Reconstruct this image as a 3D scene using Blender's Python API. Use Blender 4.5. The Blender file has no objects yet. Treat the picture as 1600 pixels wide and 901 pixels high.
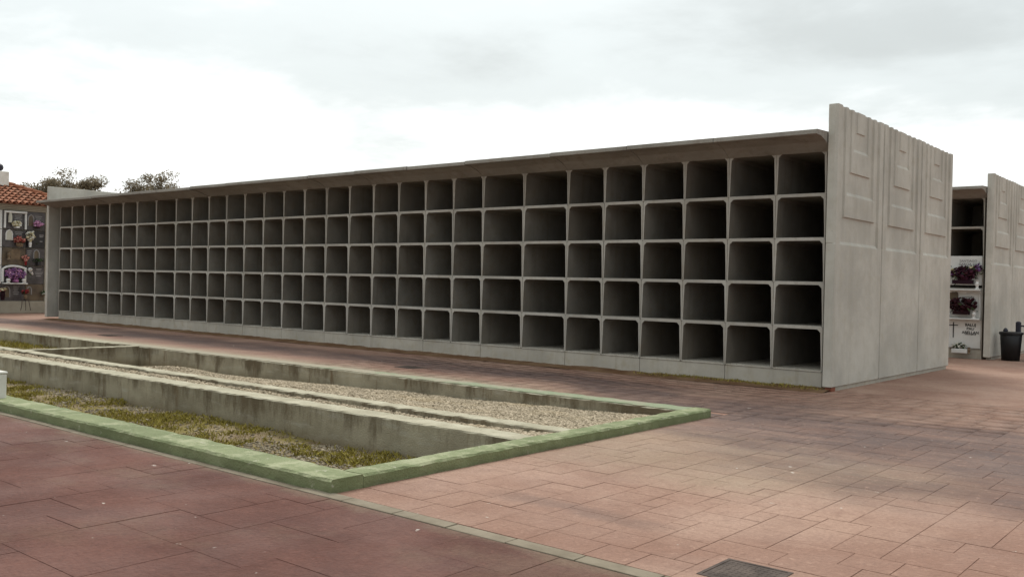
import bpy, bmesh, math, random
import numpy as np
from mathutils import Vector, Matrix

random.seed(7)
RNG = np.random.default_rng(7)
SC = bpy.context.scene
COL = SC.collection
R = math.radians

# ------------------------------------------------------------------ camera
cam_d = bpy.data.cameras.new("camera")
cam = bpy.data.objects.new("camera", cam_d)
COL.objects.link(cam)
SC.camera = cam
cam_d.sensor_width = 36.0
cam_d.lens = 1456.0 / 1600.0 * 36.0
cam_d.clip_start = 0.05
cam_d.clip_end = 2000.0


def cam_axes(pitch, roll, yaw):
    y, p, r = R(yaw), R(pitch), R(roll)
    f = Vector((-math.sin(y) * math.cos(p), math.cos(y) * math.cos(p), math.sin(p)))
    rt = Vector((math.cos(y), math.sin(y), 0))
    up = rt.cross(f)
    r2 = math.cos(r) * rt + math.sin(r) * up
    u2 = -math.sin(r) * rt + math.cos(r) * up
    return r2, u2, f


cr, cu, cf = cam_axes(-0.29015, 1.3575, 39.5438)
cam.matrix_world = Matrix(((cr.x, cu.x, -cf.x, 5.9167), (cr.y, cu.y, -cf.y, -15.3826),
                           (cr.z, cu.z, -cf.z, 1.6571), (0, 0, 0, 1)))

# ------------------------------------------------------------------ world: overcast sky with thinner bright cloud behind the block
SUN_EL, SUN_AZ = 52.0, -42.0           # azimuth measured from +y, negative towards -x
world = bpy.data.worlds.new("World")
SC.world = world
world.use_nodes = True
wt = world.node_tree
wt.nodes.clear()


def wn(kind, **kw):
    n = wt.nodes.new(kind)
    for k, v in kw.items():
        setattr(n, k, v)
    return n


def wmath(op, a, b=None, clamp=False):
    n = wn("ShaderNodeMath", operation=op, use_clamp=clamp)
    for i, v in enumerate((a, b)):
        if v is None:
            continue
        if isinstance(v, (int, float)):
            n.inputs[i].default_value = v
        else:
            wt.links.new(v, n.inputs[i])
    return n.outputs[0]


sky = wn("ShaderNodeTexSky", sky_type="NISHITA", sun_disc=False)
sky.sun_elevation = R(SUN_EL)
sky.sun_rotation = R(SUN_AZ)
sky.air_density, sky.dust_density = 1.5, 3.0
tc = wn("ShaderNodeTexCoord")
sep = wn("ShaderNodeSeparateXYZ")
wt.links.new(tc.outputs["Generated"], sep.inputs[0])
dz = wmath("MAXIMUM", sep.outputs[2], 0.0)
den = wmath("ADD", dz, 0.16)
px = wmath("DIVIDE", sep.outputs[0], den)
py = wmath("DIVIDE", sep.outputs[1], den)
comb = wn("ShaderNodeCombineXYZ")
wt.links.new(px, comb.inputs[0])
wt.links.new(py, comb.inputs[1])


def wnoise(scale, detail, off, dist=0.0, rough=0.5):
    mp = wn("ShaderNodeMapping")
    mp.inputs["Location"].default_value = off
    mp.inputs["Scale"].default_value = (scale, scale, scale)
    wt.links.new(comb.outputs[0], mp.inputs[0])
    n = wn("ShaderNodeTexNoise")
    n.inputs["Scale"].default_value = 1.0
    n.inputs["Detail"].default_value = detail
    n.inputs["Roughness"].default_value = rough
    n.inputs["Distortion"].default_value = dist
    wt.links.new(mp.outputs[0], n.inputs[0])
    return n.outputs[0]


n1 = wnoise(0.55, 6.0, (3.1, 1.7, 0.0), 0.35, 0.55)
n2 = wnoise(2.0, 8.0, (0.4, 7.7, 0.0), 0.3, 0.6)
# a thick cloud deck overhead that breaks up towards the horizon
deck = wn("ShaderNodeMapRange", interpolation_type="SMOOTHSTEP")
deck.inputs["From Min"].default_value = 0.12
deck.inputs["From Max"].default_value = 0.27
wt.links.new(sep.outputs[2], deck.inputs[0])
# ... and reaches lower on the right (towards +x) than on the left
side = wn("ShaderNodeMapRange", interpolation_type="SMOOTHSTEP")
side.inputs["From Min"].default_value = -0.62
side.inputs["From Max"].default_value = -0.30
side.inputs["To Max"].default_value = 0.26
wt.links.new(sep.outputs[0], side.inputs[0])
t = wmath("ADD", wmath("MULTIPLY", wmath("SUBTRACT", n1, 0.5), 1.5),
          wmath("MULTIPLY", wmath("SUBTRACT", n2, 0.5), 0.75))
t = wmath("ADD", t, wmath("MULTIPLY", deck.outputs[0], 0.58))
t = wmath("ADD", t, side.outputs[0])
# cloud is thinnest and brightest round the hidden sun, thickened on the unseen side to darken the niches
saz = (math.sin(R(SUN_AZ)), math.cos(R(SUN_AZ)))
dotv = wmath("ADD", wmath("MULTIPLY", sep.outputs[0], saz[0]), wmath("MULTIPLY", sep.outputs[1], saz[1]))
away = wn("ShaderNodeMapRange", interpolation_type="SMOOTHSTEP")
away.inputs["From Min"].default_value = 0.75
away.inputs["From Max"].default_value = -0.45
away.inputs["To Max"].default_value = 0.22
wt.links.new(dotv, away.inputs[0])
t = wmath("ADD", t, away.outputs[0])
t = wmath("ADD", t, 0.105)
ramp = wn("ShaderNodeValToRGB")
ramp.color_ramp.interpolation = "EASE"
els = ramp.color_ramp.elements
els[0].position, els[0].color = 0.05, (0.50, 0.51, 0.51, 1)
els[1].position, els[1].color = 1.0, (0.222, 0.236, 0.234, 1)
e = els.new(0.55)
e.color = (0.292, 0.312, 0.312, 1)
wt.links.new(t, ramp.inputs[0])
cl = wn("ShaderNodeVectorMath", operation="SCALE")
# an overcast sky grows brighter from the horizon to the zenith
wt.links.new(wmath("MULTIPLY", wmath("ADD", wmath("MULTIPLY", dz, 1.5), 1.0), 12.5), cl.inputs["Scale"])
wt.links.new(ramp.outputs[0], cl.inputs[0])
mixw = wn("ShaderNodeMix", data_type="RGBA")
mixw.inputs[0].default_value = 0.93
wt.links.new(sky.outputs[0], mixw.inputs["A"])
wt.links.new(cl.outputs[0], mixw.inputs["B"])
bg = wn("ShaderNodeBackground")
bg.inputs["Strength"].default_value = 0.10
wt.links.new(mixw.outputs["Result"], bg.inputs[0])
wo = wn("ShaderNodeOutputWorld")
wt.links.new(bg.outputs[0], wo.inputs[0])

# ------------------------------------------------------------------ sun behind the cloud
sun_d = bpy.data.lights.new("sun", "SUN")
sun_d.energy = 1.35
sun_d.angle = R(32)
sun_d.color = (1.0, 0.95, 0.87)
sun = bpy.data.objects.new("sun", sun_d)
COL.objects.link(sun)
sv = Vector((math.sin(R(SUN_AZ)) * math.cos(R(SUN_EL)), math.cos(R(SUN_AZ)) * math.cos(R(SUN_EL)), math.sin(R(SUN_EL))))
sun.rotation_euler = (-sv).to_track_quat("-Z", "Y").to_euler()

SC.view_settings.view_transform = "Standard"
SC.view_settings.look = "None"
SC.view_settings.exposure = 0.8
SC.view_settings.gamma = 1.0
SC.view_settings.use_curve_mapping = False


# ------------------------------------------------------------------ material helpers
class NT:
    def __init__(self, name, rough=0.9, spec=0.25):
        self.m = bpy.data.materials.new(name)
        self.m.use_nodes = True
        self.t = self.m.node_tree
        self.b = self.t.nodes["Principled BSDF"]
        self.b.inputs["Roughness"].default_value = rough
        self.b.inputs["Specular IOR Level"].default_value = spec
        self.geo = self.t.nodes.new("ShaderNodeNewGeometry")

    def link(self, o, i):
        if isinstance(o, (int, float)):
            i.default_value = o
        elif isinstance(o, tuple):
            i.default_value = (*o, 1.0) if len(o) == 3 and i.type == "RGBA" else o
        else:
            self.t.links.new(o, i)

    def math(self, op, a, b=0.0, clamp=False):
        n = self.t.nodes.new("ShaderNodeMath")
        n.operation = op
        n.use_clamp = clamp
        self.link(a, n.inputs[0])
        self.link(b, n.inputs[1])
        return n.outputs[0]

    def pos(self, scale=(1, 1, 1), off=(0, 0, 0)):
        mp = self.t.nodes.new("ShaderNodeMapping")
        mp.inputs["Scale"].default_value = scale
        mp.inputs["Location"].default_value = off
        self.t.links.new(self.geo.outputs["Position"], mp.inputs[0])
        return mp.outputs[0]

    def xyz(self, v=None):
        s = self.t.nodes.new("ShaderNodeSeparateXYZ")
        self.t.links.new(v or self.geo.outputs["Position"], s.inputs[0])
        return s.outputs

    def noise(self, scale=1.0, detail=4.0, rough=0.55, stretch=(1, 1, 1), off=(0, 0, 0), dist=0.0):
        n = self.t.nodes.new("ShaderNodeTexNoise")
        n.inputs["Scale"].default_value = scale
        n.inputs["Detail"].default_value = detail
        n.inputs["Roughness"].default_value = rough
        n.inputs["Distortion"].default_value = dist
        self.t.links.new(self.pos(stretch, off), n.inputs[0])
        return n.outputs[0]

    def step(self, v, lo, hi, a=0.0, b=1.0):
        n = self.t.nodes.new("ShaderNodeMapRange")
        n.interpolation_type = "SMOOTHSTEP"
        self.link(v, n.inputs[0])
        for k, q in zip(("From Min", "From Max", "To Min", "To Max"), (lo, hi, a, b)):
            n.inputs[k].default_value = q
        return n.outputs[0]

    def mix(self, f, a, b, blend="MIX"):
        n = self.t.nodes.new("ShaderNodeMix")
        n.data_type = "RGBA"
        n.blend_type = blend
        self.link(f, n.inputs[0])
        self.link(a, n.inputs["A"])
        self.link(b, n.inputs["B"])
        return n.outputs["Result"]

    def attr(self, name, kind="GEOMETRY"):
        n = self.t.nodes.new("ShaderNodeAttribute")
        n.attribute_type = kind
        n.attribute_name = name
        return n.outputs["Fac"]

    def rand(self):
        return self.t.nodes.new("ShaderNodeObjectInfo").outputs["Random"]

    def done(self, col, bump=None, strength=0.3, dist=0.02, rough=None):
        self.link(col, self.b.inputs["Base Color"])
        if rough is not None:
            self.link(rough, self.b.inputs["Roughness"])
        if bump is not None:
            n = self.t.nodes.new("ShaderNodeBump")
            n.inputs["Strength"].default_value = strength
            n.inputs["Distance"].default_value = dist
            self.t.links.new(bump, n.inputs["Height"])
            self.t.links.new(n.outputs[0], self.b.inputs["Normal"])
        return self.m


def sc(c, k):
    return tuple(x * k for x in c)


def concrete(name, base, warm, streak=0.35, mottle=0.22, bump=0.35, vary=0.0):
    n = NT(name, 0.92, 0.2)
    big = n.noise(0.9, 5, 0.6)
    mid = n.noise(5.0, 6, 0.65, off=(3, 1, 2))
    fine = n.noise(70, 3, 0.6)
    c = n.mix(n.step(big, 0.3, 0.7), sc(base, 1 - mottle), sc(base, 1 + mottle * 0.6))
    c = n.mix(n.step(mid, 0.45, 0.75, 0, 0.5), c, warm)
    st = n.noise(1.0, 5, 0.6, stretch=(5.5, 5.5, 0.35))
    c = n.mix(n.step(st, 0.52, 0.78, 0, streak), c, sc(warm, 0.62))
    st2 = n.noise(1.0, 4, 0.6, stretch=(3.2, 3.2, 0.3), off=(9, 4, 1))
    c = n.mix(n.step(st2, 0.55, 0.75, 0, streak * 0.8), c, sc(base, 1.28))
    c = n.mix(n.step(fine, 0.3, 0.7, 0, 0.22), c, sc(base, 0.62))
    hole = n.noise(16, 5, 0.75, off=(1, 7, 3))
    c = n.mix(n.step(hole, 0.66, 0.74, 0, 0.5), c, sc(warm, 0.45))
    if vary:
        c = n.mix(n.math("MULTIPLY", n.rand(), vary), c, sc(warm, 0.6))
    pit = n.math("ADD", fine, n.math("MULTIPLY", mid, 1.4))
    return n.done(c, pit, bump, 0.012)


M = {}
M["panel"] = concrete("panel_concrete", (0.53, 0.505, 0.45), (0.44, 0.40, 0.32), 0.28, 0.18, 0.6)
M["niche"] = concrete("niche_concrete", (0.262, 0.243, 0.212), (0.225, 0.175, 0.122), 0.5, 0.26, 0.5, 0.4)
M["rim"] = concrete("niche_concrete_lit", (0.47, 0.445, 0.40), (0.38, 0.32, 0.245), 0.4, 0.2, 0.4, 0.25)  # lighter copy of niche concrete: brightness painted on front faces and bevels
M["plinth"] = concrete("plinth_concrete", (0.46, 0.425, 0.365), (0.36, 0.30, 0.20), 0.5, 0.16)
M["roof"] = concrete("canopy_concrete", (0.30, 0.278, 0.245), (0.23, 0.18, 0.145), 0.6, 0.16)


def make_pit():
    n = NT("pit_concrete", 0.95, 0.15)
    xyz = n.xyz()
    nz = n.xyz(n.geo.outputs["Normal"])[2]
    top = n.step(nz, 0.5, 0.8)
    c = n.mix(n.step(n.noise(1.3, 6, 0.6), 0.3, 0.7), (0.23, 0.20, 0.14), (0.37, 0.33, 0.24))
    c = n.mix(n.step(n.noise(1.0, 6, 0.65, stretch=(2, 2, 10)), 0.52, 0.7, 0, 0.35), c, (0.42, 0.40, 0.34))
    drip = n.noise(1.0, 7, 0.75, stretch=(2.6, 2.6, 0.7), off=(2, 0, 5))
    hgt = n.step(xyz[2], -0.36, 0.10, -0.12, 0.06)
    wide = n.noise(1.0, 3, 0.5, stretch=(0.8, 0.8, 0.2), off=(4, 4, 1))
    dm = n.step(n.math("ADD", n.math("ADD", drip, hgt), n.math("MULTIPLY", n.math("SUBTRACT", wide, 0.5), 0.7)), 0.44, 0.68, 0, 0.85)
    c1 = n.mix(dm, c, (0.105, 0.078, 0.046))
    d2 = n.step(n.noise(1.0, 5, 0.7, stretch=(6, 6, 1.0), off=(7, 0, 1)), 0.56, 0.72, 0, 0.6)
    c1 = n.mix(d2, c1, (0.115, 0.062, 0.022))
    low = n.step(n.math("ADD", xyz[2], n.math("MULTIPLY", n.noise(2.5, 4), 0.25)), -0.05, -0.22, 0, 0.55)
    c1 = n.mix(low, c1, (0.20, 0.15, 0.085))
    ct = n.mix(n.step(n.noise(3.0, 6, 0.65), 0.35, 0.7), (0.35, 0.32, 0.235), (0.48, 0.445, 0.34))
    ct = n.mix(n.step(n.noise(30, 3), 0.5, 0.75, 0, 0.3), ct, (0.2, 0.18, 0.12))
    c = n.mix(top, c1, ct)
    return n.done(c, n.math("ADD", n.noise(45, 4, 0.65), n.noise(6, 4)), 0.6, 0.02)


M["pit"] = make_pit()


def make_green():
    n = NT("green_curb_paint", 0.8, 0.25)
    nz = n.xyz(n.geo.outputs["Normal"])[2]
    c = n.mix(n.step(n.noise(1.1, 5, 0.6), 0.3, 0.7), (0.150, 0.176, 0.082), (0.215, 0.240, 0.122))
    worn = n.step(n.noise(3.4, 8, 0.75, off=(1, 3, 0)), 0.47, 0.62, 0, 0.7)
    worn = n.math("MULTIPLY", worn, n.step(nz, 0.2, 0.8, 0.25, 1.0))
    c = n.mix(worn, c, (0.37, 0.375, 0.235))
    c = n.mix(n.step(n.noise(7, 7, 0.78), 0.605, 0.64, 0, 0.8), c, (0.42, 0.40, 0.31))
    c = n.mix(n.step(n.noise(16, 5, 0.7, off=(5, 5, 5)), 0.63, 0.72, 0, 0.8), c, (0.10, 0.11, 0.06))
    moss = n.math("MULTIPLY", n.step(n.xyz()[2], 0.07, 0.0), n.step(n.noise(4, 5), 0.35, 0.65, 0, 0.8))
    c = n.mix(moss, c, (0.13, 0.135, 0.07))
    return n.done(c, n.math("ADD", n.noise(50, 4), n.noise(9, 5)), 0.6, 0.02)


M["green"] = make_green()


def make_green_worn():
    n = NT("worn_green_concrete", 0.9, 0.2)
    x = n.xyz()[0]
    g = n.math("ADD", n.noise(1.4, 6, 0.7), n.step(x, -12.0, 0.0, -0.16, 0.10))
    c = n.mix(n.step(g, 0.42, 0.62), (0.34, 0.30, 0.225), (0.25, 0.285, 0.185))
    c = n.mix(n.step(n.noise(8, 6, 0.7), 0.5, 0.7, 0, 0.6), c, (0.36, 0.35, 0.27))
    return n.done(c, n.noise(40, 4), 0.5, 0.02)


M["green_worn"] = make_green_worn()


def paving(name, dark):
    n = NT(name, 0.78, 0.15)
    x, y, z = n.xyz()
    tint = n.math("ADD", n.attr("tint"), n.attr("tint", "OBJECT"))
    if dark:
        a, b = (0.098, 0.040, 0.031), (0.165, 0.074, 0.056)
    else:
        a, b = (0.270, 0.153, 0.112), (0.39, 0.252, 0.190)
    big = n.noise(0.55, 6, 0.62, off=(4, 2, 0), dist=0.4)
    c = n.mix(n.step(big, 0.32, 0.68), a, b)
    c = n.mix(n.step(n.noise(2.6, 6, 0.65, off=(0, 9, 0)), 0.5, 0.75, 0, 0.45), c, sc(a, 0.8))
    if dark:
        c = n.mix(n.step(n.noise(0.9, 6, 0.65, off=(1, 4, 0)), 0.50, 0.68, 0, 0.6), c, (0.165, 0.098, 0.068))
        c = n.mix(n.step(n.noise(1.7, 7, 0.7, off=(8, 1, 3)), 0.66, 0.82, 0, 0.5), c, (0.27, 0.215, 0.18))
        edge = n.step(n.math("ADD", y, n.math("MULTIPLY", n.noise(2.0, 5), 0.5)), -10.70, -10.52, 0, 0.6)
        c = n.mix(edge, c, (0.20, 0.145, 0.10))
    else:
        # lichen grown pale patch between the curb and the wheel track
        dx = n.math("DIVIDE", n.math("SUBTRACT", x, 1.7), 2.6)
        dy = n.math("DIVIDE", n.math("SUBTRACT", y, -6.9), 1.9)
        rr = n.math("ADD", n.math("MULTIPLY", dx, dx), n.math("MULTIPLY", dy, dy))
        rr = n.math("ADD", rr, n.math("MULTIPLY", n.math("SUBTRACT", n.noise(1.1, 5), 0.5), 1.3))
        c = n.mix(n.step(rr, 1.1, 0.1, 0, 0.62), c, (0.315, 0.245, 0.172))
        # dark wheel track that runs before the block and swings out to the right
        cy = n.step(x, -4.5, 3.0, -2.0, -4.75)
        dd = n.math("ABSOLUTE", n.math("SUBTRACT", y, cy))
        hw = n.step(x, -4.0, 4.0, 0.75, 2.4)
        dd = n.math("DIVIDE", dd, hw)
        wob = n.math("MULTIPLY", n.math("SUBTRACT", n.noise(1.0, 6, 0.6, stretch=(0.55, 0.9, 1), off=(2, 2, 0)), 0.5), 2.1)
        trk = n.step(n.math("ADD", dd, wob), 1.60, 0.35, 0, 1.0)
        streaks = n.step(n.noise(1.0, 5, 0.6, stretch=(0.5, 1.6, 1), off=(5, 1, 0)), 0.28, 0.60, 0.55, 1.0)
        c = n.mix(n.math("MULTIPLY", trk, n.math("MULTIPLY", streaks, 1.0)), c, (0.110, 0.078, 0.072))
        sy = n.math("ADD", n.math("SUBTRACT", y, -9.75), n.math("MULTIPLY", n.math("SUBTRACT", n.noise(1.4, 4), 0.5), 0.5))
        scuff = n.math("MULTIPLY", n.step(n.math("ABSOLUTE", sy), 0.20, 0.04), n.math("MULTIPLY", n.step(x, 0.9, 1.5), n.step(x, 2.9, 2.4)))
        c = n.mix(n.math("MULTIPLY", scuff, 0.5), c, (0.15, 0.10, 0.085))
        pale = n.step(n.noise(1.0, 6, 0.65, stretch=(0.5, 2.2, 1), off=(11, 3, 0)), 0.62, 0.78, 0, 0.5)
        c = n.mix(pale, c, (0.40, 0.31, 0.255))
        # pale dusty edge beside the trench
        ed = n.math("MULTIPLY", n.step(y, -3.1, -3.9), n.step(x, -1.0, -5.0, 0, 0.7))
        c = n.mix(n.math("MULTIPLY", ed, n.step(y, -4.3, -4.2)), c, (0.42, 0.36, 0.26))
    c = n.mix(n.step(tint, 0.0, 1.0, 0.0, 0.16), c, sc(a, 0.85))
    spk = n.step(n.noise(22, 4, 0.7, off=(3, 3, 3)), 0.72, 0.78, 0, 0.55)
    c = n.mix(spk, c, (0.55, 0.48, 0.42))
    c = n.mix(n.step(n.noise(38, 4, 0.6), 0.35, 0.7, 0, 0.30), c, sc(a, 0.55))
    c = n.mix(n.step(n.noise(11, 6, 0.7, off=(2, 6, 1)), 0.48, 0.70, 0, 0.38), c, sc(a, 0.72))
    c = n.mix(n.step(n.noise(14, 6, 0.72, off=(9, 2, 4)), 0.54, 0.70, 0, 0.40), c, sc(b, 1.22))
    drop = n.math("MULTIPLY", n.step(n.noise(7, 3, 0.6, off=(1, 8, 2)), 0.70, 0.74), n.step(n.noise(0.8, 3, 0.5, off=(4, 4, 4)), 0.48, 0.58))
    c = n.mix(n.math("MULTIPLY", drop, 0.8), c, (0.60, 0.56, 0.50))
    ro = n.step(n.noise(1.2, 5), 0.3, 0.7, 0.62, 0.85)
    return n.done(c, n.math("ADD", n.noise(24, 5, 0.65), n.math("MULTIPLY", n.noise(5, 4), 1.5)), 0.7, 0.025, ro)


M["pave"] = paving("salmon_stamped_paving", False)
M["path"] = paving("dark_red_stamped_paving", True)


def simple(name, a, b, scale=3.0, rough=0.85, bump=0.3, spec=0.25, fine=40.0):
    n = NT(name, rough, spec)
    c = n.mix(n.step(n.noise(scale, 5, 0.6), 0.3, 0.7), a, b)
    return n.done(c, n.noise(fine, 4, 0.6), bump, 0.01)


def tinted(name, a, b, rough=0.85, spec=0.2, extra=None):
    n = NT(name, rough, spec)
    c = n.mix(n.attr("tint"), a, b)
    c = n.mix(n.step(n.noise(30, 3), 0.4, 0.7, 0, 0.3), c, sc(a, 0.7))
    if extra:
        c = n.mix(n.step(n.noise(1.2, 5, 0.6), 0.5, 0.7, 0, extra[1]), c, extra[0])
    return n.done(c)


def make_joint():
    n = NT("joint", 0.95, 0.1)
    c = n.mix(n.step(n.noise(1.6, 6, 0.7, off=(6, 2, 0)), 0.50, 0.64), (0.29, 0.170, 0.125), (0.12, 0.070, 0.055))
    return n.done(c, n.noise(40, 4), 0.3, 0.01)


M["joint"] = make_joint()
def make_joint_dark():
    n = NT("joint_dark", 0.95, 0.1)
    c = n.mix(n.step(n.noise(1.6, 6, 0.7, off=(6, 2, 0)), 0.50, 0.64), (0.110, 0.050, 0.040), (0.060, 0.030, 0.025))
    return n.done(c, n.noise(40, 4), 0.3, 0.01)


M["joint_dark"] = make_joint_dark()
M["strip"] = simple("kerb_strip_concrete", (0.15, 0.122, 0.085), (0.25, 0.21, 0.155), 2.5, 0.9, 0.5)
M["soil"] = simple("orange_soil", (0.125, 0.066, 0.034), (0.19, 0.118, 0.068), 2.0, 1.0, 0.6, 0.1)
M["gravel"] = tinted("pale_gravel", (0.23, 0.187, 0.125), (0.55, 0.455, 0.335), 0.9, 0.15, ((0.42, 0.33, 0.21), 0.5))
M["gravel_grey"] = tinted("grey_gravel", (0.16, 0.128, 0.085), (0.37, 0.315, 0.235), 0.9, 0.15)
M["white_paint"] = simple("white_paint", (0.60, 0.58, 0.52), (0.74, 0.72, 0.66), 4, 0.7)
M["iron"] = simple("dark_iron", (0.055, 0.042, 0.036), (0.115, 0.088, 0.074), 6, 0.8, 0.5, 0.15)
M["bin"] = simple("black_plastic", (0.005, 0.005, 0.006), (0.009, 0.009, 0.011), 4, 0.5, 0.1, 0.4)
M["bin_blue"] = simple("dark_blue_plastic", (0.014, 0.014, 0.026), (0.022, 0.022, 0.036), 4, 0.5, 0.1, 0.4)
M["brick"] = simple("red_brick", (0.20, 0.06, 0.035), (0.28, 0.10, 0.06), 8, 0.9, 0.5)
M["terracotta"] = tinted("terracotta_tile", (0.27, 0.110, 0.063), (0.43, 0.205, 0.13), 0.9, 0.1, ((0.32, 0.19, 0.13), 0.5))
M["stucco"] = simple("cream_stucco", (0.30, 0.275, 0.22), (0.38, 0.35, 0.285), 1.5, 0.9)
M["granite"] = simple("dark_granite", (0.045, 0.040, 0.042), (0.095, 0.086, 0.09), 3.0, 0.35, 0.05, 0.5)
M["granite_brown"] = simple("brown_granite", (0.07, 0.05, 0.036), (0.14, 0.105, 0.065), 3.0, 0.4, 0.05, 0.5)
M["granite_black"] = simple("black_granite", (0.014, 0.013, 0.016), (0.025, 0.023, 0.026), 3.0, 0.3, 0.05, 0.5)
M["marble"] = simple("white_marble", (0.60, 0.60, 0.58), (0.72, 0.72, 0.70), 2.0, 0.45, 0.05, 0.4)
M["letter"] = simple("grey_engraving", (0.24, 0.23, 0.23), (0.32, 0.31, 0.31), 5)
M["letter_black"] = simple("black_lettering", (0.018, 0.018, 0.018), (0.026, 0.026, 0.026), 5)
M["bronze"] = simple("bronze", (0.14, 0.10, 0.065), (0.22, 0.16, 0.10), 6, 0.5)
M["bark"] = simple("bark", (0.09, 0.07, 0.055), (0.16, 0.125, 0.10), 5, 0.95, 0.5, 0.1)
def make_leaf():
    n = NT("tree_foliage", 0.8, 0.2)
    c = n.mix(n.attr("tint"), (0.15, 0.122, 0.08), (0.29, 0.24, 0.165))
    tl = n.t.nodes.new("ShaderNodeBsdfTranslucent")
    mx = n.t.nodes.new("ShaderNodeMixShader")
    mx.inputs[0].default_value = 0.45
    n.link(c, tl.inputs[0])
    n.link(c, n.b.inputs["Base Color"])
    n.t.links.new(n.b.outputs[0], mx.inputs[1])
    n.t.links.new(tl.outputs[0], mx.inputs[2])
    n.t.links.new(mx.outputs[0], n.t.nodes["Material Output"].inputs[0])
    return n.m


M["leaf"] = make_leaf()
M["leaf_flower"] = tinted("flower_leaves", (0.02, 0.04, 0.015), (0.06, 0.09, 0.03), 0.7)
M["grass"] = tinted("olive_grass", (0.15, 0.122, 0.024), (0.40, 0.33, 0.07), 0.85)
for k, a, b in (("purple", (0.13, 0.045, 0.16), (0.33, 0.18, 0.34)), ("pink", (0.36, 0.14, 0.30), (0.62, 0.36, 0.52)),
                ("red", (0.20, 0.018, 0.02), (0.36, 0.07, 0.06)), ("salmon", (0.40, 0.14, 0.11), (0.58, 0.30, 0.25)),
                ("cream", (0.44, 0.39, 0.22), (0.66, 0.60, 0.42)), ("white", (0.55, 0.54, 0.46), (0.74, 0.73, 0.66)),
                ("darkred", (0.018, 0.004, 0.007), (0.050, 0.009, 0.015)), ("plum", (0.022, 0.006, 0.014), (0.075, 0.016, 0.035)),
                ("violet", (0.10, 0.04, 0.14), (0.22, 0.12, 0.28))):
    M["f_" + k] = tinted("petals_" + k, a, b, 0.8)


def make_ground():
    n = NT("earth_ground", 0.95, 0.1)
    c = n.mix(n.step(n.noise(0.08, 5), 0.3, 0.7), (0.23, 0.16, 0.11), (0.30, 0.24, 0.16))
    c = n.mix(n.step(n.noise(0.6, 6), 0.5, 0.7), c, (0.10, 0.11, 0.045))
    return n.done(c, n.noise(3, 5), 0.4)


M["ground"] = make_ground()


def make_bed(name, mossy):
    n = NT(name, 0.97, 0.1)
    c = n.mix(n.step(n.noise(2.0, 6, 0.65), 0.35, 0.65), (0.20, 0.145, 0.085), (0.34, 0.265, 0.175))
    c = n.mix(n.step(n.noise(14, 5, 0.7), 0.52, 0.7, 0, 0.7), c, (0.38, 0.32, 0.23))
    if mossy:
        c = n.mix(n.step(n.noise(1.6, 6, 0.65, off=(3, 3, 3)), 0.45, 0.62, 0, 0.75), c, (0.22, 0.18, 0.045))
    return n.done(c, n.math("ADD", n.noise(30, 5, 0.7), n.noise(6, 4)), 0.9, 0.05)


M["bed"] = make_bed("trench_soil", True)
M["bed_dry"] = make_bed("dry_trench_soil", False)


# ------------------------------------------------------------------ mesh helpers
def link(o, parent=None):
    COL.objects.link(o)
    if parent is not None:
        o.parent = parent
    return o


def obj_from_bm(name, bm, mat, parent=None, smooth=False):
    me = bpy.data.meshes.new(name)
    bmesh.ops.recalc_face_normals(bm, faces=bm.faces[:])
    bm.to_mesh(me)
    bm.free()
    if smooth:
        me.polygons.foreach_set("use_smooth", [True] * len(me.polygons))
    me.materials.append(mat)
    return link(bpy.data.objects.new(name, me), parent)


def obj_from_np(name, V, F, mat, parent=None, tint=None, smooth=False):
    """V (n,3), F (m,k) with constant k; tint per vertex."""
    me = bpy.data.meshes.new(name)
    V = np.asarray(V, np.float32)
    F = np.asarray(F, np.int32)
    k = F.shape[1]
    me.vertices.add(len(V))
    me.vertices.foreach_set("co", V.ravel())
    me.loops.add(F.size)
    me.loops.foreach_set("vertex_index", F.ravel())
    me.polygons.add(len(F))
    me.polygons.foreach_set("loop_start", np.arange(0, F.size, k, dtype=np.int32))
    me.polygons.foreach_set("loop_total", np.full(len(F), k, np.int32))
    if smooth:
        me.polygons.foreach_set("use_smooth", np.ones(len(F), bool))
    me.update(calc_edges=True)
    if tint is not None:
        a = me.attributes.new("tint", "FLOAT", "POINT")
        a.data.foreach_set("value", np.asarray(tint, np.float32))
    me.materials.append(mat)
    return link(bpy.data.objects.new(name, me), parent)


def empty(name, loc=(0, 0, 0), parent=None):
    o = bpy.data.objects.new(name, None)
    o.location = loc
    o.empty_display_size = 0.2
    return link(o, parent)


def tag(o, label=None, cat=None, group=None, kind=None):
    for k, v in (("label", label), ("category", cat), ("group", group), ("kind", kind)):
        if v:
            o[k] = v
    return o


def box(bm, x0, x1, y0, y1, z0, z1, bevel=0.0, jitter=0.0):
    vs = [bm.verts.new((x, y, z)) for z in (z0, z1) for y in (y0, y1) for x in (x0, x1)]
    q = [(0, 2, 3, 1), (4, 5, 7, 6), (0, 1, 5, 4), (2, 6, 7, 3), (0, 4, 6, 2), (1, 3, 7, 5)]
    fs = [bm.faces.new([vs[i] for i in f]) for f in q]
    if bevel > 0:
        es = list({e for f in fs for e in f.edges})
        bmesh.ops.bevel(bm, geom=es, offset=bevel, segments=1, affect="EDGES", profile=0.5)


def box_obj(name, b, mat, parent=None, bevel=0.0):
    bm = bmesh.new()
    box(bm, *b, bevel=bevel)
    return obj_from_bm(name, bm, mat, parent)


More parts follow.
